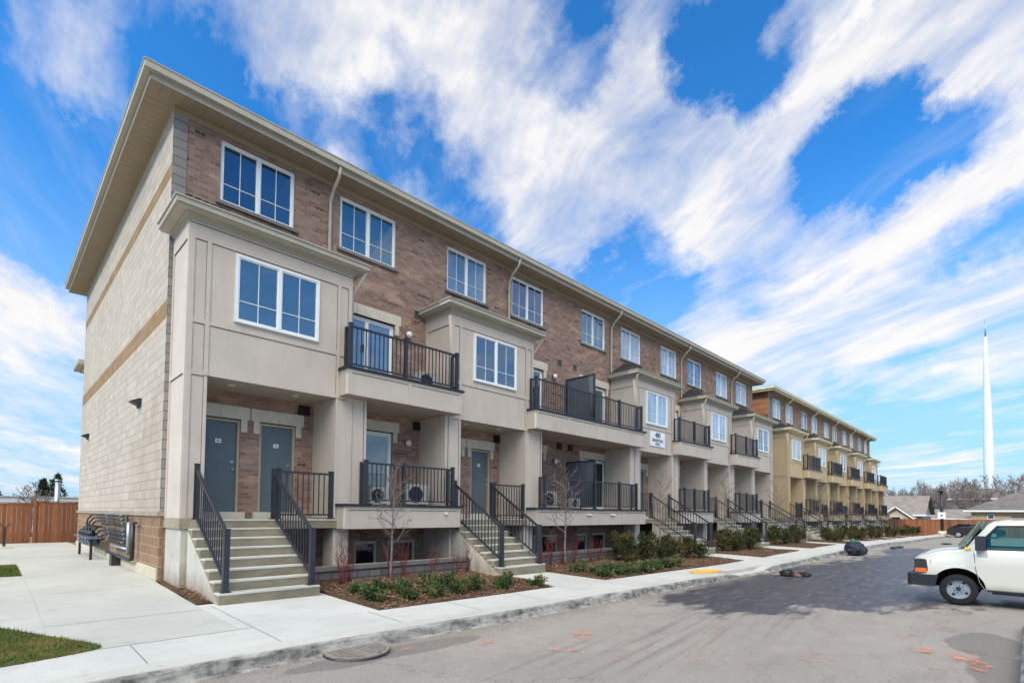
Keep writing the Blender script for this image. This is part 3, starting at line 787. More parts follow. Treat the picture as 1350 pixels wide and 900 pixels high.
# asphalt: dusty light grey, with a wet dark patch, tyre tracks and worn repairs
def m_asphalt():
    m, t = newmat('dusty_asphalt'); p = t.pos()
    w = t.noise(p, .8, 9, .68, color=True)
    pw = t.vmath('ADD', p, t.vmath('SCALE', t.vmath('SUBTRACT', w, (.5, .5, .5)), scale=2.4))
    n1 = t.noise(p, .35, 6, .65); n2 = t.noise(p, 2.6, 6, .7); n3 = t.noise(p, 90, 2, .8); n4 = t.noise(p, 28, 3, .7)
    base = t.mix(t.ramp(n1, .3, .7), srgb(154, 146, 137), srgb(170, 160, 148))
    base = t.mix(t.ramp(n2, .35, .75, 0, .5), base, srgb(152, 140, 130))
    # long streaks along the street
    st = t.noise(t.map(pw, (.22, 2.0, 1), rot=(0, 0, R_(7))), 1.3, 6, .65)
    base = t.mix(t.ramp(st, .5, .72, 0, .55), base, srgb(136, 125, 116))
    # wet patch: union of soft ellipses warped by noise
    wet = None
    we = t.math('MULTIPLY', t.math('SUBTRACT', t.noise(t.map(p, (.55, 2.0, 1), rot=(0, 0, R_(8))), 1.7, 10, .75), .5), 1.7)
    for (cx, cy, rx, ry) in ((12.5, -7.8, 4.6, 1.7), (17, -8.6, 7.5, 2.2), (9.2, -8.4, 2.6, 1.3), (23, -9.0, 5, 1.6), (10.2, -9.9, 1.2, .8), (12.6, -10.0, 3.0, 1.6), (15, -11.4, 3.6, 1.0), (30, -8.2, 4, 1.0), (9.5, -7.3, 2.5, .7)):
        d = t.vmath('LENGTH', t.vmath('MULTIPLY', t.vmath('SUBTRACT', pw, (cx, cy, 0)), (1/rx, 1/ry, 0)))
        v = t.ramp(t.math('ADD', d, we), .72, 1.10, 1, 0)
        wet = v if wet is None else t.math('MAXIMUM', wet, v)
    wn = t.noise(t.map(p, (.5, 1.9, 1), rot=(0, 0, R_(8))), 1.5, 9, .72)
    wet = t.math('MULTIPLY', wet, t.ramp(wn, .24, .46, .72, 1))
    dry = t.ramp(t.noise(t.map(p, (.6, 2.2, 1)), 2.4, 9, .72), .52, .68, 0, .85)
    wetc = t.mix(t.ramp(t.noise(t.map(p, (.7, 2, 1)), 2.5, 8, .75), .35, .65), srgb(58, 56, 60), srgb(86, 82, 84))
    wetc = t.mix(t.math('MULTIPLY', dry, 1), wetc, srgb(122, 119, 124))
    c = t.mix(wet, base, wetc)
    # dark repair near the south kerb
    rep = None
    for (cx, cy, rx, ry) in ((7.6, -12.1, 1.0, .42), (6.0, -12.3, .9, .32), (4.6, -12.35, .8, .3), (1.2, -6.9, 1.4, .28)):
        d = t.vmath('LENGTH', t.vmath('MULTIPLY', t.vmath('SUBTRACT', t.vmath('ADD', p, t.vmath('SCALE', t.vmath('SUBTRACT', w, (.5, .5, .5)), scale=.5)), (cx, cy, 0)), (1/rx, 1/ry, 0)))
        v = t.ramp(d, .92, 1.03, 1, 0)
        rep = v if rep is None else t.math('MAXIMUM', rep, v)
    c = t.mix(t.math('MULTIPLY', rep, .6), c, srgb(112, 106, 100))
    tr = t.noise(t.map(t.map(p, (1, 1, 1), rot=(0, 0, R_(-9))), (.10, 3.2, 1)), 2.2, 5, .6)
    band = t.ramp(t.vmath('LENGTH', t.vmath('MULTIPLY', t.vmath('SUBTRACT', p, (6.5, -8.9, 0)), (1/7.0, 1/1.3, 0))), .5, 1.1, 1, 0)
    c = t.mix(t.math('MULTIPLY', t.math('MULTIPLY', t.ramp(tr, .48, .66), band), .38), c, srgb(98, 90, 86))
    ck = t.n('ShaderNodeTexVoronoi', feature='DISTANCE_TO_EDGE'); t.set(ck, 'Vector', t.vmath('ADD', t.map(p, (.35, .6, 1)), t.vmath('SCALE', t.noise(p, 3, 5, .7, color=True), scale=.35))); t.set(ck, 'Scale', 1.0)
    cm_ = t.math('MULTIPLY', t.ramp(ck.outputs[0], .0, .006, .55, 0), t.ramp(t.noise(p, .5, 3, .5), .5, .6))
    c = t.mix(cm_, c, srgb(70, 66, 62))
    # gutter dirt next to the kerb
    sp = t.n('ShaderNodeSeparateXYZ'); t.set(sp, 0, pw)
    gd = t.ramp(sp.outputs[1], -6.95, -6.55, 0, .5)
    c = t.mix(gd, c, srgb(140, 128, 110))
    n5 = t.noise(p, 34, 4, .85)
    c = t.mix(t.ramp(n5, .38, .62, 0, .42), c, t.mix(1.0, c, (.66, .66, .68, 1), 'MULTIPLY'))
    c = t.mix(t.ramp(n3, .35, .65, 0, .5), c, t.mix(1.0, c, (.62, .62, .64, 1), 'MULTIPLY'))
    c = t.mix(t.ramp(n4, .62, .72, 0, .5), c, t.mix(1.0, c, (1.25, 1.23, 1.2, 1), 'MULTIPLY'))
    rough = t.ramp(wet, 0, 1, .9, .42, smooth=False)
    t.out(c, rough, t.bump(t.math('ADD', n3, t.math('MULTIPLY', n4, .8)), .5, .008), spec=.35)
    return m
M['asphalt'] = m_asphalt()
tag(grid('road', rng(-60, 84, 2), [-30, -20, -12.52, -11, -9.5, -8, -6.40], lambda x, y: g(x)+(.02 if -11 < y < -8 else 0)*1.0, M['asphalt']), kind='structure')

# north kerb
kb = MB(); xs = rng(-60, 76, .5)
def kh(x):       # dropped kerb
    if 12.6 < x < 16.4:
        u = min(1, min(x-12.6, 16.4-x)/.9); return .15-.11*u*u*(3-2*u)
    return .15
def kshift(x): return 0 if x > 0 else -.0004*x*x*x*0
prof = [(-6.52, -.3), (-6.52, .0), (-6.47, .02), (-6.42, .125), (-6.37, .15), (-6.062, .16), (-6.06, -.3)]
prev = None
for x in xs:
    wob = .008*math.sin(x*1.7)+.006*math.sin(x*4.3)
    cur = [(x, y+wob*(1 if y < -6.2 else 0), g(x)+(z if z <= 0.03 else z-(.15-kh(x)))) for y, z in prof]
    if prev:
        for i in range(len(prof)-1): kb.poly([prev[i], cur[i], cur[i+1], prev[i+1]], M['kerb'])
    prev = cur
tag(kb.obj('kerb'), kind='structure')
# kerb to the south, beside the camera
ks = MB(); prev = None
prof = [(-12.49, -.3), (-12.49, .0), (-12.50, .12), (-12.53, .15), (-12.68, .155), (-12.68, -.3)]
for x in rng(-6, 9.8, .4):
    cur = [(x, y, g(x)+z*(1 if x < 9 else max(.1, (9.8-x)/.8))) for y, z in prof]
    if prev:
        for i in range(len(prof)-1): ks.poly([cur[i], prev[i], prev[i+1], cur[i+1]], M['kerb'])
    prev = cur
tag(ks.obj('kerb'), kind='structure')
tag(grid('sidewalk', rng(-6, 9.0, 1), [-14.4, -12.681], lambda x, y: g(x)+.152, M['walk']), kind='structure')

# sidewalk slab (north) with tooled joints
def slab(name, x0, x1, y0, y1, mat, joints_x=(), joints_y=(), st=.5):
    o = grid(name, rng(x0, x1, st), rng(y0, y1, st), zs, mat, skirt=.3)
    return tag(o, kind='structure')
slab('sidewalk', -60, 76, -6.058, -5.1, M['walk'], st=1)
# apron west of the block and the path round it
slab('path', -1.9, -.045, -5.098, 16, M['walkold'])
for i, (a, b) in enumerate(st1+[(s[0]+35.2, s[1]+35.2) for s in st2]):
    slab('walkway', a-.12 if i else -.043, b+.12, -5.098, -3.0 if i else -3.0, M['walk'])
# joints: shallow dark grooves drawn as real thin strips
jm = m_plain('joint_groove', srgb(138, 130, 118), .9, .1)
jt = MB()
def jl(p, q, w=.012):
    n = 8; P = [(p[0]+(q[0]-p[0])*i/n, p[1]+(q[1]-p[1])*i/n) for i in range(n+1)]
    d = Vector((q[0]-p[0], q[1]-p[1])).normalized(); nx, ny = -d.y*w/2, d.x*w/2
    for (a, b), (c, e) in zip(P, P[1:]):
        jt.poly([(a+nx, b+ny, zs(a, b)+.0035), (a-nx, b-ny, zs(a, b)+.0035), (c-nx, e-ny, zs(c, e)+.0035), (c+nx, e+ny, zs(c, e)+.0035)], jm)
for x in [-7.4, -5.9, -4.4, -2.9, -1.25, .12, 1.85, 3.4, 5.0, 6.6, 8.2]+[9.8+1.6*k for k in range(30)]: jl((x, -6.05), (x, -5.1))
for p, q in (((.12, -5.1), (.12, -3.2)), ((-1.9, -3.4), (-.05, -3.4)), ((-1.9, -.6), (-.05, -.6)), ((-1.9, 2.2), (-.05, 2.2)), ((-1.9, 5), (-.05, 5)), ((-1.9, 8), (-.05, 8)), ((-1.9, -5.1), (.12, -5.1))): jl(p, q)
tag(jt.obj('path_joints'), kind='structure')
# lawns
def m_lawn():
    m, t = newmat('lawn_base'); p = t.pos()
    c = t.mix(t.ramp(t.noise(p, 6, 5, .7), .35, .65), srgb(74, 84, 42), srgb(112, 102, 60))
    t.out(c, .95, t.bump(t.noise(p, 60, 3), .8, .02), spec=.1); return m
M['lawn'] = m_lawn()
def m_blade():
    m, t = newmat('grass_blade'); p = t.pos()
    c = t.mix(t.ramp(t.noise(p, 1.8, 5, .7), .42, .62), srgb(74, 104, 40), srgb(134, 122, 66))
    c = t.mix(t.ramp(t.noise(p, 40, 2, .5), .4, .6), c, t.mix(1.0, c, (.6, .65, .6, 1), 'MULTIPLY'))
    t.out(c, .7, spec=.2); return m
M['blade'] = m_blade()
slab('path', -16, -1.902, -5.098, -3.0, M['walkold'])
tag(grid('lawn', rng(-16, -1.905, .5), rng(2.601, 5.6, .4), lambda x, y: zs(x, y)-.01, M['lawn'], skirt=.3), kind='structure')
slab('path', -16, -1.902, -2.998, 2.598, M['walkold'])
slab('path', -16, -1.902, 5.602, 16, M['walkold'])
gb = MB()
def blades(x0, x1, y0, y1, n, edge=None):
    for _ in range(n):
        x = random.uniform(x0, x1); y = random.uniform(y0, y1); 
        if edge and not edge(x, y): continue
        z = zs(x, y)-.01; h = random.uniform(.025, .06); a = random.uniform(0, 6.28); w = .006
        dx, dy = math.cos(a)*w, math.sin(a)*w; lx, ly = random.gauss(0, .02), random.gauss(0, .02)
        gb.poly([(x-dx, y-dy, z), (x+dx, y+dy, z), (x+lx, y+ly, z+h)], M['blade'])
# the lawn comes to a rounded corner beside the walks
LP = [(-16, -2.98), (-2.45, -2.98), (-2.28, -3.2), (-2.1, -3.6), (-1.92, -4.0), (-1.72, -4.4), (-1.57, -4.75), (-1.50, -4.95), (-1.52, -5.05), (-1.62, -5.12), (-1.9, -5.2), (-2.4, -5.30), (-3.2, -5.42), (-16, -5.5)]
def inside(x, y):
    c = False
    for (a, b), (d, e) in zip(LP, LP[1:]+LP[:1]):
        if (b > y) != (e > y) and x < (d-a)*(y-b)/(e-b)+a: c = not c
    return c
lt = MB(); lt.poly([(x, y, zs(x, y)+.008) for x, y in LP][::-1], M['lawn']); tag(lt.obj('lawn'), kind='structure')
blades(-5.2, -1.48, -5.5, -2.98, 42000, lambda x, y: inside(x+random.gauss(0, .012), y+random.gauss(0, .012)))
blades(-3.4, -1.92, 2.6, 5.6, 11000)
tag(gb.obj('grass'), 'short green and brown turf on the lawns beside the concrete apron', 'grass', kind='stuff')

# yellow tactile patch at the dropped kerb
M['yellow'] = None
def m_spray(name, col, thr=(.42, .6), amt=.9):
    m, t = newmat(name); p = t.pos()
    n = t.noise(p, 9, 6, .75); n2 = t.noise(t.obj(), 3, 3, .6)
    d = t.n('ShaderNodeBsdfPrincipled'); t.set(d, 'Base Color', col); t.set(d, 'Roughness', .8)
    tr = t.n('ShaderNodeBsdfTransparent')
    uv = t.uv(); r = t.vmath('LENGTH', t.obj())
    edge = t.ramp(r, .35, 1.0, 1, 0)
    f = t.math('MULTIPLY', t.math('MULTIPLY', t.ramp(n, thr[0], thr[1]), edge), amt)
    mx = t.n('ShaderNodeMixShader'); t.set(mx, 0, f); t.nt.links.new(tr.outputs[0], mx.inputs[1]); t.nt.links.new(d.outputs[0], mx.inputs[2])
    o = t.n('ShaderNodeOutputMaterial'); t.nt.links.new(mx.outputs[0], o.inputs[0])
    return m
M['spray'] = m_spray('orange_spray', srgb(240, 130, 78), (.44, .70), .85); M['spray2'] = m_spray('faded_orange_spray', srgb(214, 148, 112), (.48, .72), .5); M['yspray'] = m_spray('yellow_paint', srgb(246, 178, 52), (.2, .45), .95)
def mark(x, y, rx, ry, rz, mat, z=None, walk=False):
    mb = MB(); N = 20
    mb.poly([(math.cos(2*math.pi*k/N), math.sin(2*math.pi*k/N), 0) for k in range(N)], mat)
    o = mb.obj('paint_marking'); o.scale = (rx, ry, 1); o.rotation_euler = (0, 0, rz)
    o.location = (x, y, (zs(x, y)+.012 if walk else g(x)+.026)); tag(o, kind='structure')
for x, y, rx, ry, rz, k in ((3.69, -7.97, .42, .22, .6, 0), (1.30, -6.98, .16, .13, 0, 0), (1.62, -7.30, .22, .10, .3, 1), (2.34, -7.34, .26, .10, .2, 0), (1.97, -7.14, .2, .1, 0, 1), (2.8, -8.30, .34, .10, -.9, 0), (5.53, -11.82, .5, .25, .4, 1), (6.22, -11.98, .45, .2, .2, 0), (6.41, -11.54, .3, .2, 0, 0), (4.77, -10.74, .5, .25, 0, 1), (6.9, -11.8, .25, .15, 0, 1), (5.9, -12.15, .4, .15, 0, 0), (4.3, -8.1, .5, .15, .2, 1), (5.2, -9.3, .6, .15, .3, 1), (3.9, -9.6, .6, .3, .3, 1), (7.4, -11.2, .35, .2, 0, 1), (8.4, -11.5, .5, .2, 0, 1), (3.2, -9.0, .6, .2, 0, 1)):
    mark(x, y, rx, ry, rz, M['spray' if k == 0 else 'spray2'])
mark(12.6, -5.75, 1.15, .42, -.03, M['yspray'], walk=True)

gm_ = m_plain('road_grit', srgb(120, 112, 104), .95, .35, 20); gt_ = MB(); random.seed(14)
for _ in range(2600):
    x = random.uniform(-2, 12)**1.0; y = -6.53-abs(random.gauss(0, .35)) if random.random() < .6 else random.uniform(-12.2, -6.6)
    r = random.uniform(.003, .008); z = g(x)+.012+(.02 if -11 < y < -8 else .012)
    gt_.poly([(x-r, y-r*.6, z-.004), (x+r, y-r*.8, z-.004), (x+r*.5, y+r, z-.004)], gm_); gt_.poly([(x-r, y-r*.6, z-.004), (x+r, y-r*.8, z-.004), (x, y, z+r*.8)], gm_); gt_.poly([(x+r, y-r*.8, z-.004), (x+r*.5, y+r, z-.004), (x, y, z+r*.8)], gm_)
tag(gt_.obj('road_grit'), 'loose grit and pebbles gathered on the road along the kerb', 'grit', kind='stuff')
# manhole cover beside the kerb
M['iron'] = m_plain('cast_iron', srgb(138, 128, 116), .7, .2, 12, bump=.3)
mh = thing('catch_basin', 'round slotted iron catch basin grate set in the road against the near kerb', 'drain grate', (.82, -6.62, g(.8)))
mb = MB(); N = 28
mb.tube([(0, 0, -.05), (0, 0, .030)], .40, M['flash'], N); mb.obj('rim', mh)
mb = MB()
for k in range(-5, 6):
    yv = k*.066; hw = math.sqrt(max(0, .35**2-yv*yv))
    if hw > .05:
        mb.beam((-hw, yv, .036), (-.02, yv, .036), .042, .018, M['iron']); mb.beam((.02, yv, .036), (hw, yv, .036), .042, .018, M['iron'])
mb.beam((0, -.35, .033), (0, .35, .033), .035, .014, M['iron'])
prevp = None
for k in range(N+1):
    a = 2*math.pi*k/N; q = (.375*math.cos(a), .375*math.sin(a), .036)
    if prevp: mb.beam(prevp, q, .04, .018, M['iron'])
    prevp = q
mb.obj('grate', mh)

# ---------------------------------------------------------------- planting beds
def m_mulch():
    m, t = newmat('bark_mulch'); p = t.pos()
    v = t.n('ShaderNodeTexVoronoi'); t.set(v, 'Vector', t.map(p, (1, 1.7, 1))); t.set(v, 'Scale', 26)
    c = t.mix(t.ramp(t.noise(p, 22, 4, .7), .3, .7), srgb(78, 60, 48), srgb(128, 100, 80))
    c = t.mix(t.ramp(t.noise(p, 1.2, 4, .6), .4, .7, 0, .5), c, srgb(92, 76, 60))
    c = t.mix(t.ramp(v.outputs[0], .0, .5, .55, 0), c, srgb(54, 36, 28))
    t.out(c, .95, t.bump(t.math('ADD', v.outputs[0], t.noise(p, 50, 3, .7)), .9, .03), spec=.1); return m
M['mulch'] = m_mulch()
def bedz(x, y): return zs(x, y)+.012+.03*math.sin(x*3.1)*math.sin(y*2.7)+.035*max(0, min(1, (y+5.0)/.8))+random.uniform(-.006, .006)
beds = [(2.06, 6.48), (8.42, 17.26), (19.26, 23.76), (25.74, 30.16), (32.14, 35.18+.0)]
for k in range(5):
    x = 35.2+.1+per*k; beds.append((x+1.94, x+per-.02))
for (a, b) in beds:
    tag(grid('planting_bed', rng(a, b, .12 if a < 18 else .3), rng(-5.096, -1.90, .12 if a < 18 else .3), bedz, M['mulch'], skirt=.25), kind='structure')
tag(grid('planting_bed', rng(-.04, .215, .08), rng(-2.99, -1.215, .1), lambda x, y: zs(x, y)+.005+random.uniform(0, .02), M['mulch']), kind='structure')
tag(grid('planting_bed', rng(-.04, .09, .06), rng(-1.21, -.03, .1), lambda x, y: zs(x, y)+.005+random.uniform(0, .02), M['mulch']), kind='structure')
tag(grid('planting_bed', rng(.1, 76, 2), [-1.9, 0], lambda x, y: -.22, M['mulch']), kind='structure')

cm = MB(); random.seed(9)
chipm = [m_plain('bark_chip', srgb(122, 92, 70), .95, .35, 30), m_plain('dry_leaf', srgb(168, 136, 104), .9, .25, 30)]
for (a, b, n) in ((2.06, 6.48, 2600), (8.42, 17.26, 3200), (19.26, 23.76, 900), (-.03, .2, 120)):
    for _ in range(n):
        x = random.uniform(a, b); y = random.uniform(-5.08 if a > 1 else -2.9, -2.1 if a > 1 else -1.3); z = zs(x, y)+.02+.035*max(0, min(1, (y+5.0)/.8))+.03*math.sin(x*3.1)*math.sin(y*2.7)
        q = random.uniform(0, 3.14); L = random.uniform(.012, .04); d = Vector((math.cos(q), math.sin(q), random.uniform(-.3, .5)))*L; e = Vector((-math.sin(q), math.cos(q), random.uniform(-.4, .4)))*L*random.uniform(.2, .5)
        p = Vector((x, y, z+.012)); cm.poly([p-d-e, p+d-e, p+d+e, p-d+e], chipm[0] if random.random() < .9 else chipm[1])
tag(cm.obj('bark_chips'), 'loose brown bark chips and dry leaves scattered over the planting beds', 'bark chips', kind='stuff')
# low retaining walls of split block behind the beds
def ret_wall(x0, x1, label):
    r = thing('retaining_wall', label, 'low wall', (x0, -2.0, 0))
    z = g(x0)
    m1 = MB(); m1.box((0, 0, -.3), (x1-x0, .2, z+.50), M['wall_block']); m1.obj('wall', r)
    m1 = MB(); m1.box((-.01, -.03, z+.502), (x1-x0+.01, .23, z+.59), M['stone_grey']); m1.obj('coping', r)
ret_wall(2.0, 6.55, 'low grey block wall behind the bed of small junipers, right of the nearest stairs')
ret_wall(8.36, 17.3, 'low grey block wall behind the long bed, under the double balcony')
ret_wall(19.2, 23.8, 'low grey block wall behind the mulch bed right of the third stairs')
ret_wall(25.7, 30.2, 'low grey block wall behind the mulch bed right of the fourth stairs')
for k in range(5):
    x = 35.3+per*k; ret_wall(x+1.9, x+per, ['low grey block wall under the first balcony of the tan row', 'low grey block wall under the second balcony of the tan row', 'low grey block wall under the middle balcony of the tan row', 'low grey block wall under the fourth balcony of the tan row', 'low grey block wall under the farthest balcony of the tan row'][k])

# ---------------------------------------------------------------- plants
def m_leaf(name, c1, c2, c3=None):
    m, t = newmat(name); p = t.pos()
    c = t.mix(t.ramp(t.noise(p, 14, 3, .7), .35, .65), c1, c2)
    if c3: c = t.mix(t.ramp(t.noise(p, 2.2, 3, .6), .5, .68), c, c3)
    t.out(c, .6, spec=.25); return m
M['juniper'] = m_leaf('juniper_leaf', srgb(42, 54, 32), srgb(86, 102, 56), srgb(112, 104, 66))
M['yew'] = m_leaf('yew_leaf', srgb(28, 34, 22), srgb(78, 82, 44), srgb(104, 84, 50))
M['bark'] = m_plain('grey_bark', srgb(118, 106, 100), .85, .25, 20, bump=.4)
M['bark2'] = m_plain('brown_twig', srgb(116, 92, 78), .85, .25, 20)
M['farbark'] = m_plain('distant_twig', srgb(136, 122, 116), .9, .2, 2)
M['dogwood'] = m_plain('red_stem', srgb(112, 50, 50), .6, .25, 12)
M['evergreen'] = m_leaf('evergreen_leaf', srgb(36, 50, 34), srgb(64, 78, 48))

def leafcloud(mb, c, r, n, size, mat, up=.4, sq=(1, 1, 1)):
    for _ in range(n):
        d = Vector((random.gauss(0, 1), random.gauss(0, 1), random.gauss(0, 1))).normalized()
        rr = r*random.random()**.45
        p = Vector((c[0]+d.x*rr*sq[0], c[1]+d.y*rr*sq[1], c[2]+d.z*rr*sq[2]))
        ax = (d+Vector((0, 0, up))+Vector((random.gauss(0, .4), random.gauss(0, .4), random.gauss(0, .4)))).normalized()
        s = size*random.uniform(.6, 1.3); side = ax.orthogonal().normalized()*s*.28
        rot = Matrix.Rotation(random.uniform(0, 6.28), 3, ax); side = rot @ side
        mb.poly([p-side, p+side, p+side*.3+ax*s, p-side*.3+ax*s], mat)

def shrub_meshes(kind, k):
    fo = MB(); st = MB()
    random.seed(100+k*7+(0 if kind == 'j' else 50))
    if kind == 'j':      # low spreading juniper, fans of short sprays
        for i in range(16):
            a = random.uniform(0, 6.28); el = random.uniform(.35, 1.25); L = random.uniform(.14, .30)
            d = Vector((math.cos(a)*math.cos(el), math.sin(a)*math.cos(el), math.sin(el)))
            p0 = Vector((0, 0, .02)); p1 = p0+d*L
            st.tube([p0, p0.lerp(p1, .5)+Vector((0, 0, .02)), p1], [.007, .005, .003], M['bark2'], 4)
            for s in range(9):
                u = .25+.75*s/8; q = p0.lerp(p1, u); leafcloud(fo, q, .05, 9, .055, M['juniper'], .6)
    else:                # upright yew, dense rounded clumps
        for i in range(22):
            a = random.uniform(0, 6.28); rr = random.uniform(0, .34); z = random.uniform(.2, .68)
            q = Vector((rr*math.cos(a), rr*math.sin(a), z))
            st.tube([(0, 0, 0), (q.x*.4, q.y*.4, z*.5), q], [.014, .01, .005], M['bark2'], 4)
            leafcloud(fo, q, .15, 75, .06, M['yew'], .5)
            leafcloud(fo, q+Vector((0, 0, .12)), .07, 18, .08, M['yew'], 1.5)
    return fo.mesh('foliage'), st.mesh('stem')
JM = [shrub_meshes('j', k) for k in range(4)]; YM = [shrub_meshes('y', k) for k in range(4)]
def place_shrub(kind, x, y, s, label, group, rz):
    ms = (JM if kind == 'j' else YM)[int(abs(x*13+y*7)) % 4]
    r = thing('shrub', label, 'shrub', (x, y, zs(x, y)+.01), group, rz); r.scale = (s, s, s*random.uniform(.85, 1.15))
    for nm, me in (('foliage', ms[0]), ('stem', ms[1])):
        o = bpy.data.objects.new(nm, me); COL.objects.link(o); o.parent = r
random.seed(21)
J1 = [(2.35, -3.8), (2.3, -4.5), (2.75, -3.9), (2.95, -4.62), (3.15, -4.1), (3.45, -4.75), (3.7, -4.25), (4.05, -4.7), (4.3, -4.05), (4.55, -4.55), (4.95, -4.2), (5.2, -4.7), (5.7, -4.35), (6.1, -4.85)]
J2 = [(8.7, -4.1), (8.85, -4.7), (9.2, -4.3), (9.5, -4.85), (9.8, -4.3), (10.1, -4.8), (10.4, -4.4), (10.8, -4.8), (11.0, -4.3), (11.4, -4.75), (11.8, -4.4), (12.2, -4.7), (12.6, -4.3), (13.0, -4.5)]
for x, y in J1: place_shrub('j', x, y, random.uniform(.8, 1.15), 'low green juniper in the mulch bed right of the nearest stairs', 'junipers in the first bed', random.uniform(0, 6))
for x, y in J2: place_shrub('j', x, y, random.uniform(.85, 1.2), 'low green juniper in the long bed under the double balcony', 'junipers in the long bed', random.uniform(0, 6))
Y2 = [(12.4, -3.2), (12.9, -2.7), (13.5, -3.3), (14.1, -2.9), (14.7, -3.4), (15.3, -3.0), (15.9, -3.5), (16.3, -3.9), (13.4, -2.5)]
for x, y in Y2: place_shrub('y', x, y, random.uniform(.8, 1.05), 'dark bushy yew left of the third staircase', 'yews at the end of the long bed', random.uniform(0, 6))
Y3 = [(20.0, -3.2), (20.7, -3.4), (21.5, -3.2), (22.2, -3.5), (22.9, -3.3)]
for x, y in Y3: place_shrub('y', x, y, random.uniform(.95, 1.15), 'dark bushy yew between the third and fourth staircases', 'yews between third and fourth stairs', random.uniform(0, 6))
for x, y in [(26.3, -3.2), (27.0, -3.5), (27.8, -3.3), (28.7, -3.6), (29.5, -3.3)]: place_shrub('y', x, y, random.uniform(.95, 1.15), 'dark bushy yew between the fourth and fifth staircases', 'yews between fourth and fifth stairs', random.uniform(0, 6))
for x, y in [(33.0, -4.0), (33.9, -4.2), (34.9, -4.3), (37.6, -4.4), (38.8, -4.2), (39.9, -4.4), (41.0, -4.1), (44.2, -4.2), (45.6, -4.3), (47.0, -4.2), (50.6, -4.2), (52.6, -4.3), (57.4, -4.2), (59.4, -4.3), (63.8, -4.2), (66.0, -4.2)]:
    place_shrub('y', x, y, random.uniform(.9, 1.15), 'brownish green shrub along the walk in front of the tan row', 'shrubs in front of the tan row', random.uniform(0, 6))

def stems_mesh(seed, n=13, h=.9):
    random.seed(seed); mb = MB()
    for i in range(n):
        a = random.uniform(0, 6.28); t = random.uniform(.05, .28); hh = h*random.uniform(.6, 1.1)
        p = Vector((random.uniform(-.05, .05), random.uniform(-.05, .05), 0)); pts = [p]
        d = Vector((math.cos(a)*t, math.sin(a)*t, 1))
        for k in range(4):
            p = p+d*hh/4+Vector((random.gauss(0, .012), random.gauss(0, .012), 0)); pts.append(p)
            if k > 0:
                b = Vector((random.gauss(0, 1), random.gauss(0, 1), 1.3)).normalized(); L = random.uniform(.1, .28)
                mb.tube([p, p+b*L], [.004, .002], M['dogwood'], 4)
        mb.tube(pts, [.005, .0045, .004, .003, .002], M['dogwood'], 5)
    return mb.mesh('stems')
DM = [stems_mesh(300+k) for k in range(4)]
for i, (x, y) in enumerate([(2.75, -2.45), (3.0, -2.3), (3.95, -2.4), (4.35, -2.3), (5.1, -2.4), (5.85, -2.45), (6.3, -2.3), (8.9, -2.6), (9.4, -2.4), (9.9, -2.5), (10.6, -2.4), (11.3, -2.5), (11.9, -2.4)]):
    o = bpy.data.objects.new('dogwood_shrub', DM[i % 4]); COL.objects.link(o); o.location = (x, y, zs(x, y)); o.rotation_euler = (0, 0, i*1.3); o.scale = (1, 1, random.uniform(.8, 1.15))
    tag(o, 'bare red stemmed shrub in front of the low block wall of the first bed' if x < 7 else 'bare red stemmed shrub in front of the low block wall of the long bed', 'shrub', 'red stemmed shrubs in the first bed' if x < 7 else 'red stemmed shrubs in the long bed')

def tree_meshes(seed, h, trunk_r, first, spread, nb, twigs, mat, n=6, rmin=.0):
    random.seed(seed); tr = MB(); cr = MB()
    pts = []; p = Vector((0, 0, -.05))
    N = 8
    for k in range(N+1):
        pts.append(p.copy()); p = p+Vector((random.gauss(0, .012*h/4), random.gauss(0, .012*h/4), h/N))
    tr.tube(pts, [trunk_r*(1-.85*k/N) for k in range(N+1)], mat, n)
    def branch(p, d, L, r, lev):
        q = p; ps = [p.copy()]; dd = d.copy()
        for k in range(4):
            dd = (dd+Vector((random.gauss(0, .13), random.gauss(0, .13), .07))).normalized(); q = q+dd*L/4; ps.append(q.copy())
            if lev < twigs:
                for s in range(1 if lev == 0 else random.choice((1, 2))):
                    b = (dd+Vector((random.gauss(0, .7), random.gauss(0, .7), random.gauss(.15, .5)))).normalized(); branch(q, b, L*random.uniform(.35, .6), max(rmin, r*.5), lev+1)
        cr.tube(ps, [r*(1-.19*k) for k in range(5)], mat, 4 if lev else 5, cap=False)
    for i in range(nb):
        u = first+(1-first)*(i+.5)/nb; k = min(N-1, int(u*N)); f = u*N-k
        base = pts[k].lerp(pts[k+1], f); a = i*2.4+random.uniform(-.4, .4); el = random.uniform(.35, .95)
        d = Vector((math.cos(a)*math.cos(el), math.sin(a)*math.cos(el), math.sin(el)))
        branch(base, d, spread*(1.15-u*.65)*random.uniform(.7, 1.1), trunk_r*.36*(1.2-u), 0)
    return tr.mesh('trunk'), cr.mesh('crown')
def place_tree(ms, x, y, z, label, group=None, s=1, rz=0, name='bare_tree'):
    r = thing(name, label, 'tree', (x, y, z), group, rz); r.scale = (s, s, s)
    for nm, me in (('trunk', ms[0]), ('crown', ms[1])):
        o = bpy.data.objects.new(nm, me); COL.objects.link(o); o.parent = r
    return r
SM = [tree_meshes(40+k, 2.5, .030, .36, .72, 17, 2, M['bark'], 6, .0045) for k in range(3)]
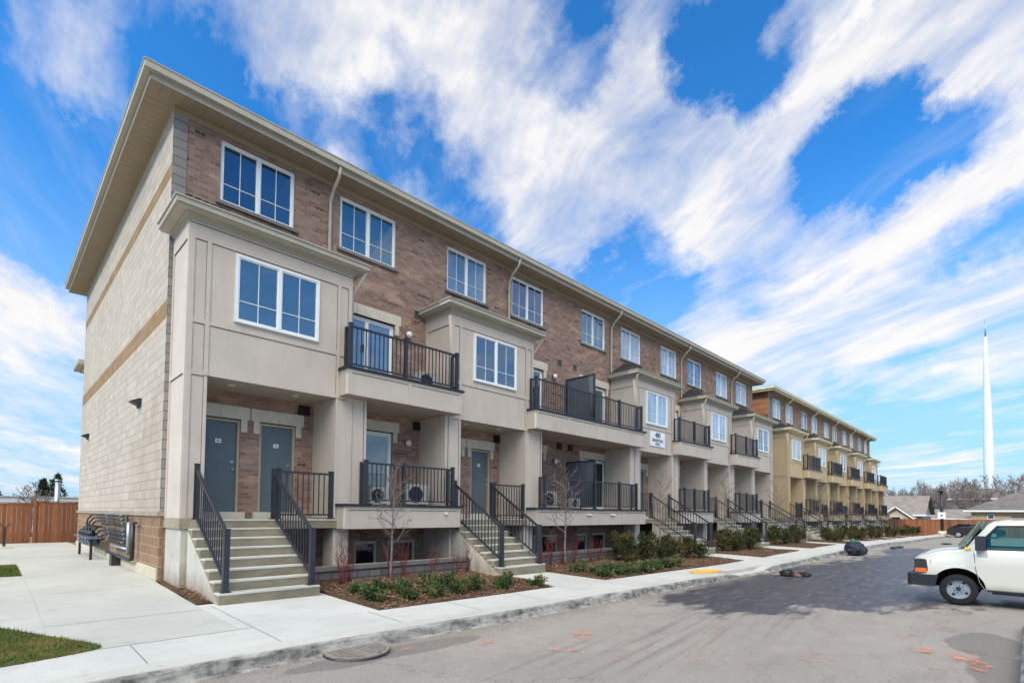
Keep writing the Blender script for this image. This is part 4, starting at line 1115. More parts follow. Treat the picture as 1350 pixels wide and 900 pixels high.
for i, (x, y, s, lb) in enumerate([(3.75, -2.75, .98, 'slender bare sapling in the first bed, in front of the nearest balcony'), (9.72, -2.75, 1.12, 'slender bare sapling in the long bed, in front of the double balcony'), (14.9, -3.0, 1.2, 'slender bare sapling left of the third stairs among yews'), (20.9, -2.9, 1.32, 'slender bare sapling between the third and fourth stairs'), (27.6, -2.9, 1.2, 'slender bare sapling between the fourth and fifth stairs'), (35.6, -3.0, 1.5, 'bare sapling at the gap between the two townhouse rows'), (43.5, -3.1, 1.3, 'bare sapling in front of the tan row')]):
    place_tree(SM[i % 3], x, y, zs(x, y), lb, None, s, i*1.9)

# ---------------------------------------------------------------- things on balconies
def ac_unit(x, y, z, label, s=1.0, rz=0):
    r = thing('air_conditioner', label, 'air conditioner', (x, y, z), None, rz); r.scale = (s, s, s)
    c = MB(); c.box((-.36, -.17, .05), (.36, .17, .60), M['acw']); c.box((-.30, -.15, .0), (-.24, .15, .05), M['flash']); c.box((.24, -.15, .0), (.30, .15, .05), M['flash'])
    c.box((-.37, -.18, .60), (.37, .18, .62), M['acw']); c.obj('cabinet', r)
    f = MB(); f.tube([(-.08, -.172, .325), (-.08, -.180, .325)], .235, M['flash'], 24)
    for k in range(1, 5):
        rr = .05*k; pv = None
        for q in range(17):
            a = q/16*6.283; pnt = (-.08+rr*math.cos(a), -.186, .325+rr*math.sin(a))
            if pv: f.beam(pv, pnt, .006, .006, M['rail'])
            pv = pnt
    f.obj('fan_grille', r)
ac_unit(5.72, -.72, 1.925, 'white air conditioner on the lower nearest balcony, right of its door', .95)
ac_unit(4.55, -.75, 1.925, 'white air conditioner with dark fan in front of the lower balcony door', .75)
ac_unit(6.0, -.75, 5.085, 'white air conditioner on the upper nearest balcony', .85)
ac_unit(11.1, -.85, 1.925, 'white air conditioner on the lower double balcony, left of the screen', .95)
ac_unit(12.3, -1.05, 1.925, 'low white air conditioner beside the lower privacy screen', .6)

# ---------------------------------------------------------------- gas meters on the end wall
gm = thing('gas_meter_bank', 'bank of gas meters and black pipes low on the cream block end wall', 'gas meters', (0, 5.5, 0))
Yo = -5.5
for k, z in enumerate((1.60, 1.51, 1.42, 1.25, 1.15, 1.05, .95)):
    mb = MB(); ye = 8.6-.45*k if k < 5 else 6.2-.3*k; ys = 3.1-(.3 if k > 2 else 0)-.12*(k % 3)
    ye = max(ye, 6.2)
    mb.tube([(-.12, ys+Yo, z), (-.12, ye-.15+Yo, z), (-.14, ye-.03+Yo, z-.03), (-.22, ye+Yo, z-.15), (-.26, ye+Yo, 1.02)], .026, M['pipe'], 8)
    for q in range(3): mb.tube([(-.12, ys+Yo+.3+q*1.1, z), (-.12, ys+Yo+.36+q*1.1, z)], .036, M['silver'] if q != 1 else M['pipe'], 8)
    mb.obj('pipe', gm)
mb = MB()
mb.tube([(-.12, 2.9+Yo, 1.60), (-.12, 2.75+Yo, 1.62), (-.12, 2.72+Yo, .95)], .03, M['pipe'], 8)
mb.tube([(-.12, 2.45+Yo, 1.46), (-.12, 2.45+Yo, .70)], .04, M['silver'], 8)
mb.tube([(-.10, 2.2+Yo, 1.46), (-.10, 1.75+Yo, 1.46)], .03, M['pipe'], 8)
mb.tube([(-.12, 1.95+Yo, 1.46), (-.12, 1.95+Yo, .62), (-.14, 2.2+Yo, .60), (-.14, 5.2+Yo, .62)], .045, M['pipe'], 8)
mb.tube([(-.12, 2.6+Yo, .82), (-.12, 4.8+Yo, .82)], .03, M['silver'], 8); mb.obj('manifold', gm)
for k in range(4):
    y = 6.25+k*.62+Yo
    mb = MB(); mb.box((-.42, y, .72), (-.18, y+.34, 1.00), M['meter']); mb.sphere((-.36, y+.21, 1.06), .11, M['flash'], 10, 6)
    mb.tube([(-.35, y+.08, 1.0), (-.35, y+.08, 1.22), (-.25, y+.08, 1.26), (-.13, y+.08, 1.26)], .025, M['pipe'], 8); mb.tube([(-.421, y+.17, .88), (-.45, y+.17, .88)], .055, M['silver'], 12)
    mb.obj('meter', gm)
mb = MB(); mb.box((-.52, 5.9+Yo, .93), (-.18, 8.95+Yo, .96), M['meter']); mb.obj('shelf', gm)
for y in (6.1, 8.6):
    mb = MB(); mb.box((-.42, y+Yo-.03, .25), (-.36, y+Yo+.03, .93), M['pipe']); mb.box((-.52, y+Yo-.12, .22), (-.26, y+Yo+.12, .26), M['pipe']); mb.obj('stand', gm)
mb = MB(); mb.box((-.22, 3.9+Yo, .3), (-.04, 4.25+Yo, .62), M['pipe']); mb.obj('regulator', gm)

# ---------------------------------------------------------------- fences
def m_fence():
    m, t = newmat('stained_boards'); uv = t.uv(); sp = t.n('ShaderNodeSeparateXYZ'); t.set(sp, 0, uv)
    bd = t.math('FLOOR', t.math('DIVIDE', sp.outputs[0], .142))
    wn = t.n('ShaderNodeTexWhiteNoise'); wn.noise_dimensions = '1D'; t.set(wn, 'W', bd)
    c = t.mix(wn.outputs[0], srgb(158, 104, 72), srgb(130, 84, 60))
    gn = t.noise(t.map(uv, (14, 1.3, 1)), 2, 5, .7)
    c = t.mix(t.ramp(gn, .4, .7, 0, .45), c, srgb(104, 58, 38))
    p = t.pos(); sz = t.n('ShaderNodeSeparateXYZ'); t.set(sz, 0, p)
    t.out(c, .8, t.bump(gn, .3, .004), spec=.15); return m
M['fence'] = m_fence()
def fence(p, q, z, h, label, post=2.4):
    d = Vector((q[0]-p[0], q[1]-p[1])); L = d.length; rz = math.atan2(d.y, d.x)
    r = thing('wooden_fence', label, 'fence', (p[0], p[1], z), None, rz)
    b = MB(); n = int(L/.142)
    random.seed(5)
    for k in range(n): 
        x = k*.142; b.box((x, random.uniform(-.004, .004), .03), (x+.136, .022, h+random.uniform(-.008, .008)), M['fence'])
    b.obj('board', r)
    for zz in (.3, h-.12):
        a = MB(); a.box((0, .024, zz), (L, .064, zz+.09), M['fence']); a.obj('rail', r)
    c = MB(); c.box((0, -.03, h+.010), (L, .05, h+.04), M['fence']); c.obj('cap_rail', r)
    k = 0
    while k <= L: 
        a = MB(); a.box((k-.05, -.055, -.2), (k+.05, -.006, h+.10), M['fence']); a.obj('post', r); k += post
    return r
zf = zs(0, 14)-.05
fence((-12, 16.2), (-1.15, 16.2), zf, 1.65, 'orange stained board fence left of the near block, its left run')
fence((-1.1, 16.2), (12, 16.2), zf, 1.72, 'orange stained board fence running behind the near block', 2.4)
fence((74, 5), (74, -34), -.4, 1.85, 'orange stained board fence closing the far end of the street')

# forked post on a concrete foot by the left fence
fp = thing('short_post', 'short black forked post on a pale concrete foot near the left fence', 'post', (-2.02, 12.9, zs(-2, 12.9)))
mb = MB(); mb.box((-.04, -.04, .06), (.04, .04, .72), M['pipe']); mb.beam((-.0, 0, .70), (-.14, 0, .88), .03, .03, M['pipe']); mb.beam((0, 0, .70), (.14, 0, .88), .03, .03, M['pipe']); mb.obj('post', fp)
mb = MB(); mb.box((-.2, -.2, 0), (.2, .2, .07), M['stone']); mb.obj('foot', fp)

# ---------------------------------------------------------------- debris on the street
def m_plastic(name, col):
    m, t = newmat(name); p = t.pos()
    c = t.mix(t.ramp(t.noise(p, 9, 4, .7), .4, .65), col, tuple(min(1, x*2.0+.01) for x in col[:3])+(1,))
    t.out(c, .32, t.bump(t.noise(p, 14, 4, .7, 1.5), .9, .05), spec=.6); return m
M['bag'] = m_plastic('blue_black_plastic', srgb(24, 28, 44)); M['bagg'] = m_plastic('green_plastic', srgb(30, 92, 66)); M['rag'] = m_plastic('black_plastic', srgb(20, 19, 20)); M['ragr'] = m_plain('reddish_rag', srgb(120, 84, 74), .8, .2, 9)
def lump(c, r, sq, mat, seed, amp=.22):
    random.seed(seed); mb = MB(); mb.sphere((0, 0, 0), 1, mat, 28, 16)
    ph = [(random.uniform(1.5, 5), Vector((random.gauss(0, 1), random.gauss(0, 1), random.gauss(0, 1))).normalized(), random.uniform(0, 6)) for _ in range(14)]
    out = []
    for v in mb.v:
        v = Vector(v); k = 1+amp*sum(abs(math.sin(f*v.dot(d)*1.6+o))-.6 for f, d, o in ph)/4
        out.append((c[0]+v.x*r*sq[0]*k, c[1]+v.y*r*sq[1]*k, max(c[2]-r*sq[2]*.95, c[2]+v.z*r*sq[2]*k)))
    mb.v = out; return mb
bg = thing('garbage_bag', 'blue-black plastic bag knotted with green, slumped against the kerb', 'bag', (25.1, -7.0, g(25)))
lump((0, 0, .30), .5, (1.15, .72, .66), M['bag'], 3, .3).obj('bag', bg)
lump((.55, -.1, .22), .34, (1, .8, .65), M['bag'], 13, .3).obj('bag_flap', bg)
lump((-.05, .05, .62), .13, (1.2, .8, 1), M['bagg'], 5).obj('knot', bg)
rg = thing('plastic_sheet', 'crumpled black plastic heap with a reddish piece on the road by the dropped kerb', 'rubbish', (15.1, -7.45, g(15)))
lump((-.16, .17, .09), .18, (.9, 1.0, .6), M['rag'], 8, .5).obj('sheet', rg)
lump((.10, -.26, .07), .13, (.9, 1.2, .5), M['rag'], 18, .5).obj('sheet_fold', rg)
lump((-.12, -.08, .04), .14, (.7, 1.0, .35), M['ragr'], 9, .4).obj('cloth', rg)
for (x, y, s, lb, sd) in ((33.5, -7.3, (2.2, .35, .07), 'flat dark strip of debris in the gutter beyond the bag', 11), (43.5, -8.6, (1.5, .4, .08), 'farther flat dark scrap on the road toward the end fence', 12)):
    o = lump((0, 0, .05), .6, s, M['rag'], sd, .5).obj('debris'); o.location = (x, y, g(x)); tag(o, lb, 'debris')

# ---------------------------------------------------------------- lamp pole, black car, mast
lp = thing('lamp_pole', 'tall black lamp pole with small white sign and concrete base by the end fence', 'lamp pole', (70.5, -5.9, g(70.5)))
mb = MB(); mb.tube([(0, 0, .5), (0, 0, 5.0)], .14, M['pipe'], 10); mb.obj('pole', lp)
mb = MB(); mb.tube([(0, 0, 0), (0, 0, .62)], .36, M['stone'], 14); mb.obj('base', lp)
mb = MB(); mb.box((-.35, -.2, 4.86), (.35, .35, 4.98), M['pipe']); mb.obj('lamp_head', lp)
mb = MB(); mb.box((-.19, -.33, 1.95), (-.16, .33, 2.65), M['plate']); mb.tube([(-.192, 0, 2.3), (-.20, 0, 2.3)], .12, M['stone_grey'], 12); mb.obj('sign', lp)

M['carblack'] = m_plain('black_car_paint', srgb(30, 31, 35), .3, .05, spec=.6); M['tyre'] = m_plain('tyre_rubber', srgb(34, 33, 34), .85, .15, 20)
M['red'] = m_plain('red_lens', srgb(150, 30, 28), .3, .05); M['amber'] = None
cr = thing('parked_car', 'black car parked in front of the far end fence beside the lamp pole', 'car', (69.0, -8.75, g(69)))
mb = MB(); prof = [(-2.2, .35), (-2.25, .8), (-1.95, .92), (-1.0, 1.0), (-.35, 1.42), (1.3, 1.45), (2.0, 1.05), (2.2, .95), (2.25, .4), (1.9, .25), (-1.9, .25)]
mb.prism([(y, z) for y, z in prof], 'x', -.9, .9, M['carblack']); mb.obj('body', cr, recalc=True)
mb = MB(); mb.prism([(-.92, 1.03), (-.36, 1.37), (1.25, 1.39), (1.8, 1.06)], 'x', -.905, .905, M['glass_dark']); mb.obj('window', cr)
for y in (-1.35, 1.35):
    for sx in (-1, 1):
        mb = MB(); mb.tube([(sx*.70, y, .33), (sx*.92, y, .33)], .33, M['tyre'], 18); w_ = mb.obj('wheel', cr)
        mb = MB(); mb.tube([(sx*.915, y, .33), (sx*.93, y, .33)], .2, M['silver'], 14); mb.obj('rim', w_)
for sx in (-1, 1):
    mb = MB(); mb.box((sx*.55, 2.2, .75), (sx*.85, 2.262, .9), M['red']); mb.obj('tail_light', cr)
    mb = MB(); mb.box((sx*.5, -2.262, .68), (sx*.85, -2.2, .82), M['lampw']); mb.obj('headlight', cr)

# tapered white mast
dirm = Vector((1.352, .052)); dm = 125
mx_, my_ = -2.48+dirm.x*dm, -12.6+dirm.y*dm
ms = thing('communications_mast', 'very tall tapering white monopole mast rising behind the bungalow roofs', 'mast', (mx_, my_, -.6))
mb = MB(); dmw = 1.0
mb.tube([(0, 0, -2), (0, 0, 15), (0, 0, 30), (0, 0, 39), (0, 0, 46)], [1.15, 1.0, .80, .52, .24], m_plain('mast_paint', srgb(226, 232, 240), .5, .02), 20); mb.obj('shaft', ms)
mb = MB(); mb.tube([(0, 0, 46), (0, 0, 50.2)], [.16, .06], M['silver'], 8); mb.obj('antenna', ms)

# ---------------------------------------------------------------- houses behind the fences
def m_siding(name, col):
    m, t = newmat(name); p = t.pos(); sp = t.n('ShaderNodeSeparateXYZ'); t.set(sp, 0, p)
    fr = t.math('FRACT', t.math('DIVIDE', sp.outputs[2], .15))
    c = t.mix(t.ramp(fr, .0, .2, .35, 0), col, tuple(x*.5 for x in col[:3])+(1,))
    c = t.mix(t.ramp(t.noise(p, 1, 4), .3, .7, 0, .25), c, tuple(x*.8 for x in col[:3])+(1,))
    t.out(c, .8); return m
M['sid_grey'] = m_siding('grey_siding', srgb(140, 146, 152)); M['sid_cream'] = m_siding('cream_siding', srgb(206, 192, 166)); M['sid_tan'] = m_brick('tan_house_brick', srgb(196, 170, 136), srgb(182, 156, 124), srgb(190, 170, 144), .2, .075, .008)
M['shg'] = m_plain('grey_brown_shingle', srgb(136, 126, 118), .9, .18, 1.2, bump=.3); M['shd'] = m_plain('dark_grey_shingle', srgb(112, 104, 98), .9, .2, 1.2, bump=.3); M['whr'] = m_plain('white_fascia', srgb(224, 224, 222), .6, .03)
def house(x, y, w, d, hw, hr, label, wall, roof, axis='y', base=-.6, hip=0.0, wins=(), over=.5, name='house'):
    """w along y, d along x; front faces -x ; axis = ridge direction"""
    r = thing(name, label, 'house', (x, y, base))
    mb = MB(); mb.box((0, -w/2, 0), (d, w/2, hw), M[wall], skip=('+z',))
    if axis == 'y' and not hip:
        for s in (-1, 1): mb.poly([(0, s*w/2, hw), (d, s*w/2, hw), (d/2, s*w/2, hw+hr)], M[wall])
    if axis == 'x' and not hip:
        for X in (0, d): mb.poly([(X, -w/2, hw), (X, w/2, hw), (X, 0, hw+hr)], M[wall])
    mb.obj('wall', r)
    rf = MB(); o = over
    if axis == 'y':
        k = hr/(d/2); ze = hw-k*o; h_ = hip*w
        A = (-o, -w/2-o, ze); B = (-o, w/2+o, ze); C = (d+o, w/2+o, ze); D = (d+o, -w/2-o, ze); E = (d/2, -w/2-o+h_, hw+hr); F = (d/2, w/2+o-h_, hw+hr)
        rf.poly([B, A, E, F], M[roof]); rf.poly([D, C, F, E], M[roof])
        if hip: rf.poly([A, D, E], M[roof]); rf.poly([C, B, F], M[roof])
        for P, Q in ((A, B), (B, C), (C, D), (D, A)): rf.beam((P[0], P[1], P[2]-.1), (Q[0], Q[1], Q[2]-.1), .05, .2, M['whr'])
    else:
        k = hr/(w/2); ze = hw-k*o
        A = (-o, -w/2-o, ze); B = (-o, w/2+o, ze); C = (d+o, w/2+o, ze); D = (d+o, -w/2-o, ze); E = (-o, 0, hw+hr); F = (d+o, 0, hw+hr)
        rf.poly([A, D, F, E], M[roof]); rf.poly([C, B, E, F], M[roof])
        for P, Q in ((A, E), (B, E)): rf.beam((P[0], P[1], P[2]-.08), (Q[0], Q[1], Q[2]-.08), .05, .16, M['whr'])
    rf.obj('roof', r)
    for (yy, zz, ww, hh) in wins:
        m1 = MB(); m1.box((-.06, yy-ww/2-.08, zz-.08), (-.003, yy+ww/2+.08, zz+hh+.08), M['whr']); wn = m1.obj('window', r)
        m1 = MB(); m1.box((-.072, yy-ww/2, zz), (-.0605, yy+ww/2, zz+hh), M['glass_dark']); m1.obj('pane', wn)
    return r
house(84, 2.9, 11, 9, 2.9, 2.35, 'long bungalow with a grey-brown shingle roof right of the tan row', 'sid_grey', 'shg', 'y', -.6, 0, [(-4.2, 1, 1.0, 1.3), (-2.2, 1, 1.4, 1.1), (3, 1, 1.4, 1.1)])
house(81, -.3, 3.0, 3.2, 2.5, 1.2, 'small cream gabled shed just behind the end fence', 'sid_cream', 'shg', 'x', -.6, 0, [(0, 1.5, .9, .8)])
house(96, -6.2, 8, 8, 2.3, 1.2, 'low cream bungalow with a flat grey roof behind the lamp pole', 'sid_cream', 'shg', 'y', -.6, 0, [(-1.5, .9, 1.3, 1.0), (1.8, .9, 1.3, 1.0)])
house(112, -6.0, 7, 9, 5.6, 1.6, 'distant dark roofed two storey house among the bare trees', 'sid_grey', 'shd', 'y', -.6, .2, [(-1.5, 3.6, 1.1, 1.1), (1.2, 3.6, 1.1, 1.1)])
house(84, -19.5, 24, 12, 3.55, 2.9, 'tan brick bungalow with a broad grey hipped roof at the right edge', 'sid_tan', 'shd', 'y', -.6, .28, [(6.0, 1.8, 1.9, .7), (1.5, 1.5, 2.2, 1.1), (10.2, 2.2, .5, .5)], .7)
# left background
lh = thing('warehouse', 'long low white building with a flat roof behind the left fence', 'building', (-40, 62, -.6))
mb = MB(); mb.box((0, 0, 0), (70, 14, 3.62), M['whr']); mb.obj('wall', lh)
mb = MB(); mb.box((-.2, -.2, 3.622), (70.2, 14.2, 3.70), M['stone']); mb.obj('roof', lh)
vp = tag(MB().obj('vent_pipe'), 'tall pale grey metal flue standing behind the left fence', 'flue'); bpy.data.objects.remove(vp)
vp = thing('flue_pipe', 'tall pale grey metal flue standing behind the left fence', 'flue', (-.02, 22, .2))
mb = MB(); mb.tube([(0, 0, 0), (0, 0, 2.95)], .11, M['silver'], 14); mb.obj('pipe', vp)
mb = MB(); mb.tube([(0, 0, 2.951), (0, 0, 3.05)], .125, M['silver'], 14); mb.obj('cap', vp)

# ---------------------------------------------------------------- distant trees
FT = [tree_meshes(70+k, 6.9, .17, .16, 3.3, 18, 3, M['farbark'], 5, .022) for k in range(3)]
random.seed(33)
far = []
i = 0
for k in range(46):
    u = k/45; x = random.uniform(104, 135); y0 = 13-(x-100)*.02; y = 16-38*u+random.uniform(-1, 1)
    far.append((x, y*x/100, random.uniform(.75, 1.15)))
for k, (x, y, s) in enumerate(far):
    place_tree(FT[k % 3], x, y, -.6, 'bare grey-brown tree on the skyline behind the bungalows', 'bare trees on the right skyline', s, k*1.7)
for k in range(12):
    x = -8+k*2.1+random.uniform(-.6, .6)
    place_tree(FT[(k+1) % 3], x*1.6, 84+random.uniform(-6, 8), -.6, 'bare tree on the skyline behind the white warehouse', 'bare trees on the left skyline', random.uniform(.45, .62), k)
place_tree(FT[2], .3, 50, -.6, 'round bare tree just left of the grey flue', None, .54, 1.1)
def conifer(x, y, h, label, group=None, mat='evergreen'):
    r = thing('evergreen_tree', label, 'tree', (x, y, -.6), group)
    t = MB(); t.tube([(0, 0, 0), (0, 0, h*.95)], [.18, .03], M['farbark'], 6); t.obj('trunk', r)
    c = MB()
    for k in range(26):
        u = k/25; z = h*(.12+.86*u); rr = h*.22*(1-u)**.8+.1
        for q in range(5):
            a = random.uniform(0, 6.28); leafcloud(c, (math.cos(a)*rr*.7, math.sin(a)*rr*.7, z), rr*.5+.1, 12, .35, M[mat], .3)
    c.obj('crown', r)
random.seed(44)
conifer(-.9*1.0-1.2+.0, 80, 5.4, 'small dark conifer above the white warehouse at far left'); conifer(4.6, 88, 7.4, 'dark narrow evergreen right of the flue'); conifer(2.9, 84, 6.4, 'dark evergreen beside the grey flue')
conifer(118, -1.5, 7.4, 'dark evergreen behind the grey gabled house', None); conifer(124, -7.4, 6.6, 'dark evergreen left of the white mast')

# ---------------------------------------------------------------- the van
def m_paint(name, col, rough=.28):
    m, t = newmat(name); p = t.pos()
    sp = t.n('ShaderNodeSeparateXYZ'); t.set(sp, 0, p)
    n = t.noise(p, 3.5, 5, .65)
    dirt = t.math('MULTIPLY', t.ramp(sp.outputs[2], .25, .75, .55, .04), t.ramp(n, .3, .7, .4, 1))
    c = t.mix(dirt, col, srgb(168, 158, 140))
    t.out(c, t.ramp(dirt, 0, .5, rough, .7), spec=.5, **{'Coat Weight': .3, 'Coat Roughness': .1}); return m
M['vanw'] = m_paint('van_paint', srgb(208, 204, 192)); M['bumper'] = m_plain('bumper_plastic', srgb(38, 39, 44), .5, .1, 8)
M['amber'] = m_plain('amber_lens', srgb(206, 100, 30), .25, .08, spec=.6); M['lens'] = m_plain('dark_lens', srgb(40, 40, 46), .12, .3, 14, spec=.8); M['seat'] = m_plain('seat_cloth', srgb(150, 176, 164), .8, .1); M['amber2'] = m_plain('yellow_lens', srgb(240, 200, 60), .3, .05)
M['vglass2'] = m_glass('windshield_glass', (.02, .05, .05, 1), (.6, .82, .8, 1), .35)
def m_carglass():
    m, t = newmat('van_glass')
    tr = t.n('ShaderNodeBsdfTransparent'); t.set(tr, 'Color', (.50, .72, .66, 1))
    gl = t.n('ShaderNodeBsdfGlossy'); t.set(gl, 'Roughness', .02); t.set(gl, 'Color', (.8, .95, .92, 1))
    fr = t.n('ShaderNodeFresnel'); t.set(fr, 'IOR', 1.5)
    mx = t.n('ShaderNodeMixShader'); t.set(mx, 0, t.math('MULTIPLY', fr.outputs[0], .9)); t.nt.links.new(tr.outputs[0], mx.inputs[1]); t.nt.links.new(gl.outputs[0], mx.inputs[2])
    o = t.n('ShaderNodeOutputMaterial'); t.nt.links.new(mx.outputs[0], o.inputs[0]); return m
M['vglass'] = m_carglass()
VW = 1.72
van = thing('cargo_van', 'white cargo van with black bumper and amber corner lamp nosing into the street at right', 'van', (11.84+VW/2, -10.74, g(11.84)))
# local frame: nose at y=0, tail toward -y, left side (towards the camera) at -x
def ring(u, zb, zt, hb, hm, ht, zbelt):
    # half widths at bottom, belt and roof
    L = [(hb*.96, zb), (hb, zb+.10), (hm+.004, zb+.16), (hm+.006, zbelt-.36), (hm+.026, zbelt-.30), (hm+.012, zbelt-.14), (hm, zbelt-.02), (hm-.02, zbelt+.01), ((hm-.02)*.45+ht*.55, zbelt+(zt-zbelt)*.55), (ht, zt-.09), (ht-.05, zt-.03), (ht*.55, zt+.0), (0, zt+.012)]
    pts = [(x, -u, z) for x, z in L]
    return pts+[(-x, y, z) for x, y, z in pts[-2::-1]]
H = VW/2
secs = [(.03, .44, .93, H-.10, H-.14, H-.24, .80), (.10, .36, .99, H-.03, H-.05, H-.16, .82), (.28, .34, 1.08, H-.01, H-.01, H-.12, .90), (.51, .34, 1.14, H, H-.0, H-.10, .98), (.86, .33, 1.18, H, H, H-.08, 1.05), (.92, .33, 1.24, H, H, H-.10, 1.12), (1.08, .33, 1.46, H, H, H-.14, 1.15), (1.24, .33, 1.68, H, H, H-.17, 1.16), (1.34, .33, 1.745, H, H, H-.17, 1.16), (1.6, .33, 1.785, H, H, H-.17, 1.17), (2.3, .33, 1.82, H, H, H-.16, 1.17), (3.6, .33, 1.83, H, H, H-.16, 1.17), (4.7, .35, 1.81, H, H, H-.16, 1.17), (4.8, .40, 1.76, H-.04, H-.04, H-.20, 1.15)]
mb = MB(); prev = None; mi = mb.mi(M['vanw']); NR = 25
for s in secs: mb.v += ring(*s)
for i in range(len(secs)-1):
    for k in range(NR-1):
        a = i*NR+k; mb.f.append((a, a+1, a+1+NR, a+NR)); mb.m.append(mi); mb.sm.append(True)
    a = i*NR; mb.f.append((a+NR-1, a, a+NR, a+2*NR-1)); mb.m.append(mi); mb.sm.append(False)
mb.f.append(tuple(range(NR))); mb.m.append(mi); mb.sm.append(False); mb.f.append(tuple(reversed([(len(secs)-1)*NR+k for k in range(NR)]))); mb.m.append(mi); mb.sm.append(False)
body = mb.obj('body', van, recalc=True)
def cut(body, mb):
    c = mb.obj('cutter', body.parent, recalc=True)
    md = body.modifiers.new('cut', 'BOOLEAN'); md.operation = 'DIFFERENCE'; md.object = c; md.solver = 'EXACT'; md.material_mode = 'TRANSFER'
    bpy.context.view_layer.update(); dg = bpy.context.evaluated_depsgraph_get()
    me = bpy.data.meshes.new_from_object(body.evaluated_get(dg)); body.modifiers.clear(); body.data = me
    bpy.data.objects.remove(c)
wy = (-.78, -3.72)
M['arch'] = m_plain('arch_liner', srgb(14, 14, 14), .9, .1)
win_prof = [(-1.13, 1.185), (-1.17, 1.36), (-1.40, 1.655), (-2.12, 1.675), (-2.12, 1.185)]
for w_ in wy:
    for sx in (-1, 1):
        c = MB(); c.tube([(sx*(H-.34), w_, .34), (sx*(H+.2), w_, .34)], .435, M['arch'], 44); cut(body, c)
c = MB(); c.prism(win_prof, 'x', -H-.3, H+.3, M['seat']); cut(body, c)
# cabin cavity below the window line
for p_ in body.data.polygons: p_.use_smooth = p_.area < .5 and abs(p_.normal.z) < 2
try:
    body.data.set_sharp_from_angle(angle=R_(32))
except Exception: pass
for w_ in wy:
    for sx in (-1, 1):
        t_ = MB()
        prof = [(.0, .205), (.0, .30), (.02, .325), (.05, .335), (.16, .335), (.19, .325), (.205, .30), (.205, .205)]
        pr = None; N = 36
        rings = []
        for q in range(N):
            a = 2*math.pi*q/N; rings.append([(sx*(H-.215+dx), w_+.94*r_*math.cos(a), .318+.94*r_*math.sin(a)) for dx, r_ in prof])
        for q in range(N):
            A_, B_ = rings[q], rings[(q+1) % N]
            for j in range(len(prof)-1): t_.poly([A_[j], B_[j], B_[j+1], A_[j+1]], M['tyre'], True)
        wh = t_.obj('wheel', van, recalc=True)
        rm_ = MB(); X = H-.05
        rm_.tube([(sx*(X-.10), w_, .335), (sx*(X-.045), w_, .335)], .20, M['silver'], 28)
        pv = None
        for q in range(N+1):
            a = 2*math.pi*q/N; pnt = (sx*(X-.005), w_+.192*math.cos(a), .335+.192*math.sin(a))
            if pv: rm_.beam(pv, pnt, .03, .028, M['silver'])
            pv = pnt
        rm_.tube([(sx*(X-.05), w_, .335), (sx*(X-.02), w_, .335)], .115, M['silver'], 24); rm_.tube([(sx*(X-.03), w_, .335), (sx*(X+.015), w_, .335)], .045, M['flash'], 16)
        for q in range(8):
            a = q*math.pi/4+.2; rm_.tube([(sx*(X-.02), w_+.08*math.cos(a), .335+.08*math.sin(a)), (sx*(X-.005), w_+.08*math.cos(a), .335+.08*math.sin(a))], .012, M['flash'], 8)
        for q in range(4):
            a = q*math.pi/2+.6; rm_.tube([(sx*(X-.05), w_+.15*math.cos(a), .335+.15*math.sin(a)), (sx*(X-.041), w_+.15*math.cos(a), .335+.15*math.sin(a))], .03, M['flash'], 10)
        rm_.obj('rim', wh)
# arch lip and flare
for sx in (-1, 1):
    bp = MB()
    bp.prism([(.0, .36), (.01, .60), (-.10, .60), (-.46, .60), (-.40, .36)], 'x', sx*(H-.28), sx*(H+.015), M['bumper'])
    bp.obj('bumper_end', van, recalc=True)
    hl_ = MB(); hl_.prism([(-.045, .62), (-.30, .62), (-.27, .90), (-.24, .925), (-.09, .925), (-.06, .90)], 'x', sx*(H-.27), sx*(H+.010), M['lens']); o = hl_.obj('headlight', van)
    hl_ = MB(); hl_.prism([(-.068, .640), (-.280, .640), (-.268, .730), (-.075, .730)], 'x', sx*(H-.26), sx*(H+.016), M['amber']); hl_.obj('turn_signal', o)
bp = MB(); bp.box((-H+.1, .0, .34), (H-.1, .08, .60), M['bumper']); bp.obj('bumper', van)
gp = MB(); gp.box((-H+.28, -.06, .64), (H-.28, -.012, .90), M['flash'])
for k in range(4): gp.box((-H+.30, -.011, .66+k*.06), (H-.30, -.002, .68+k*.06), M['silver'])
gp.obj('grille', van)
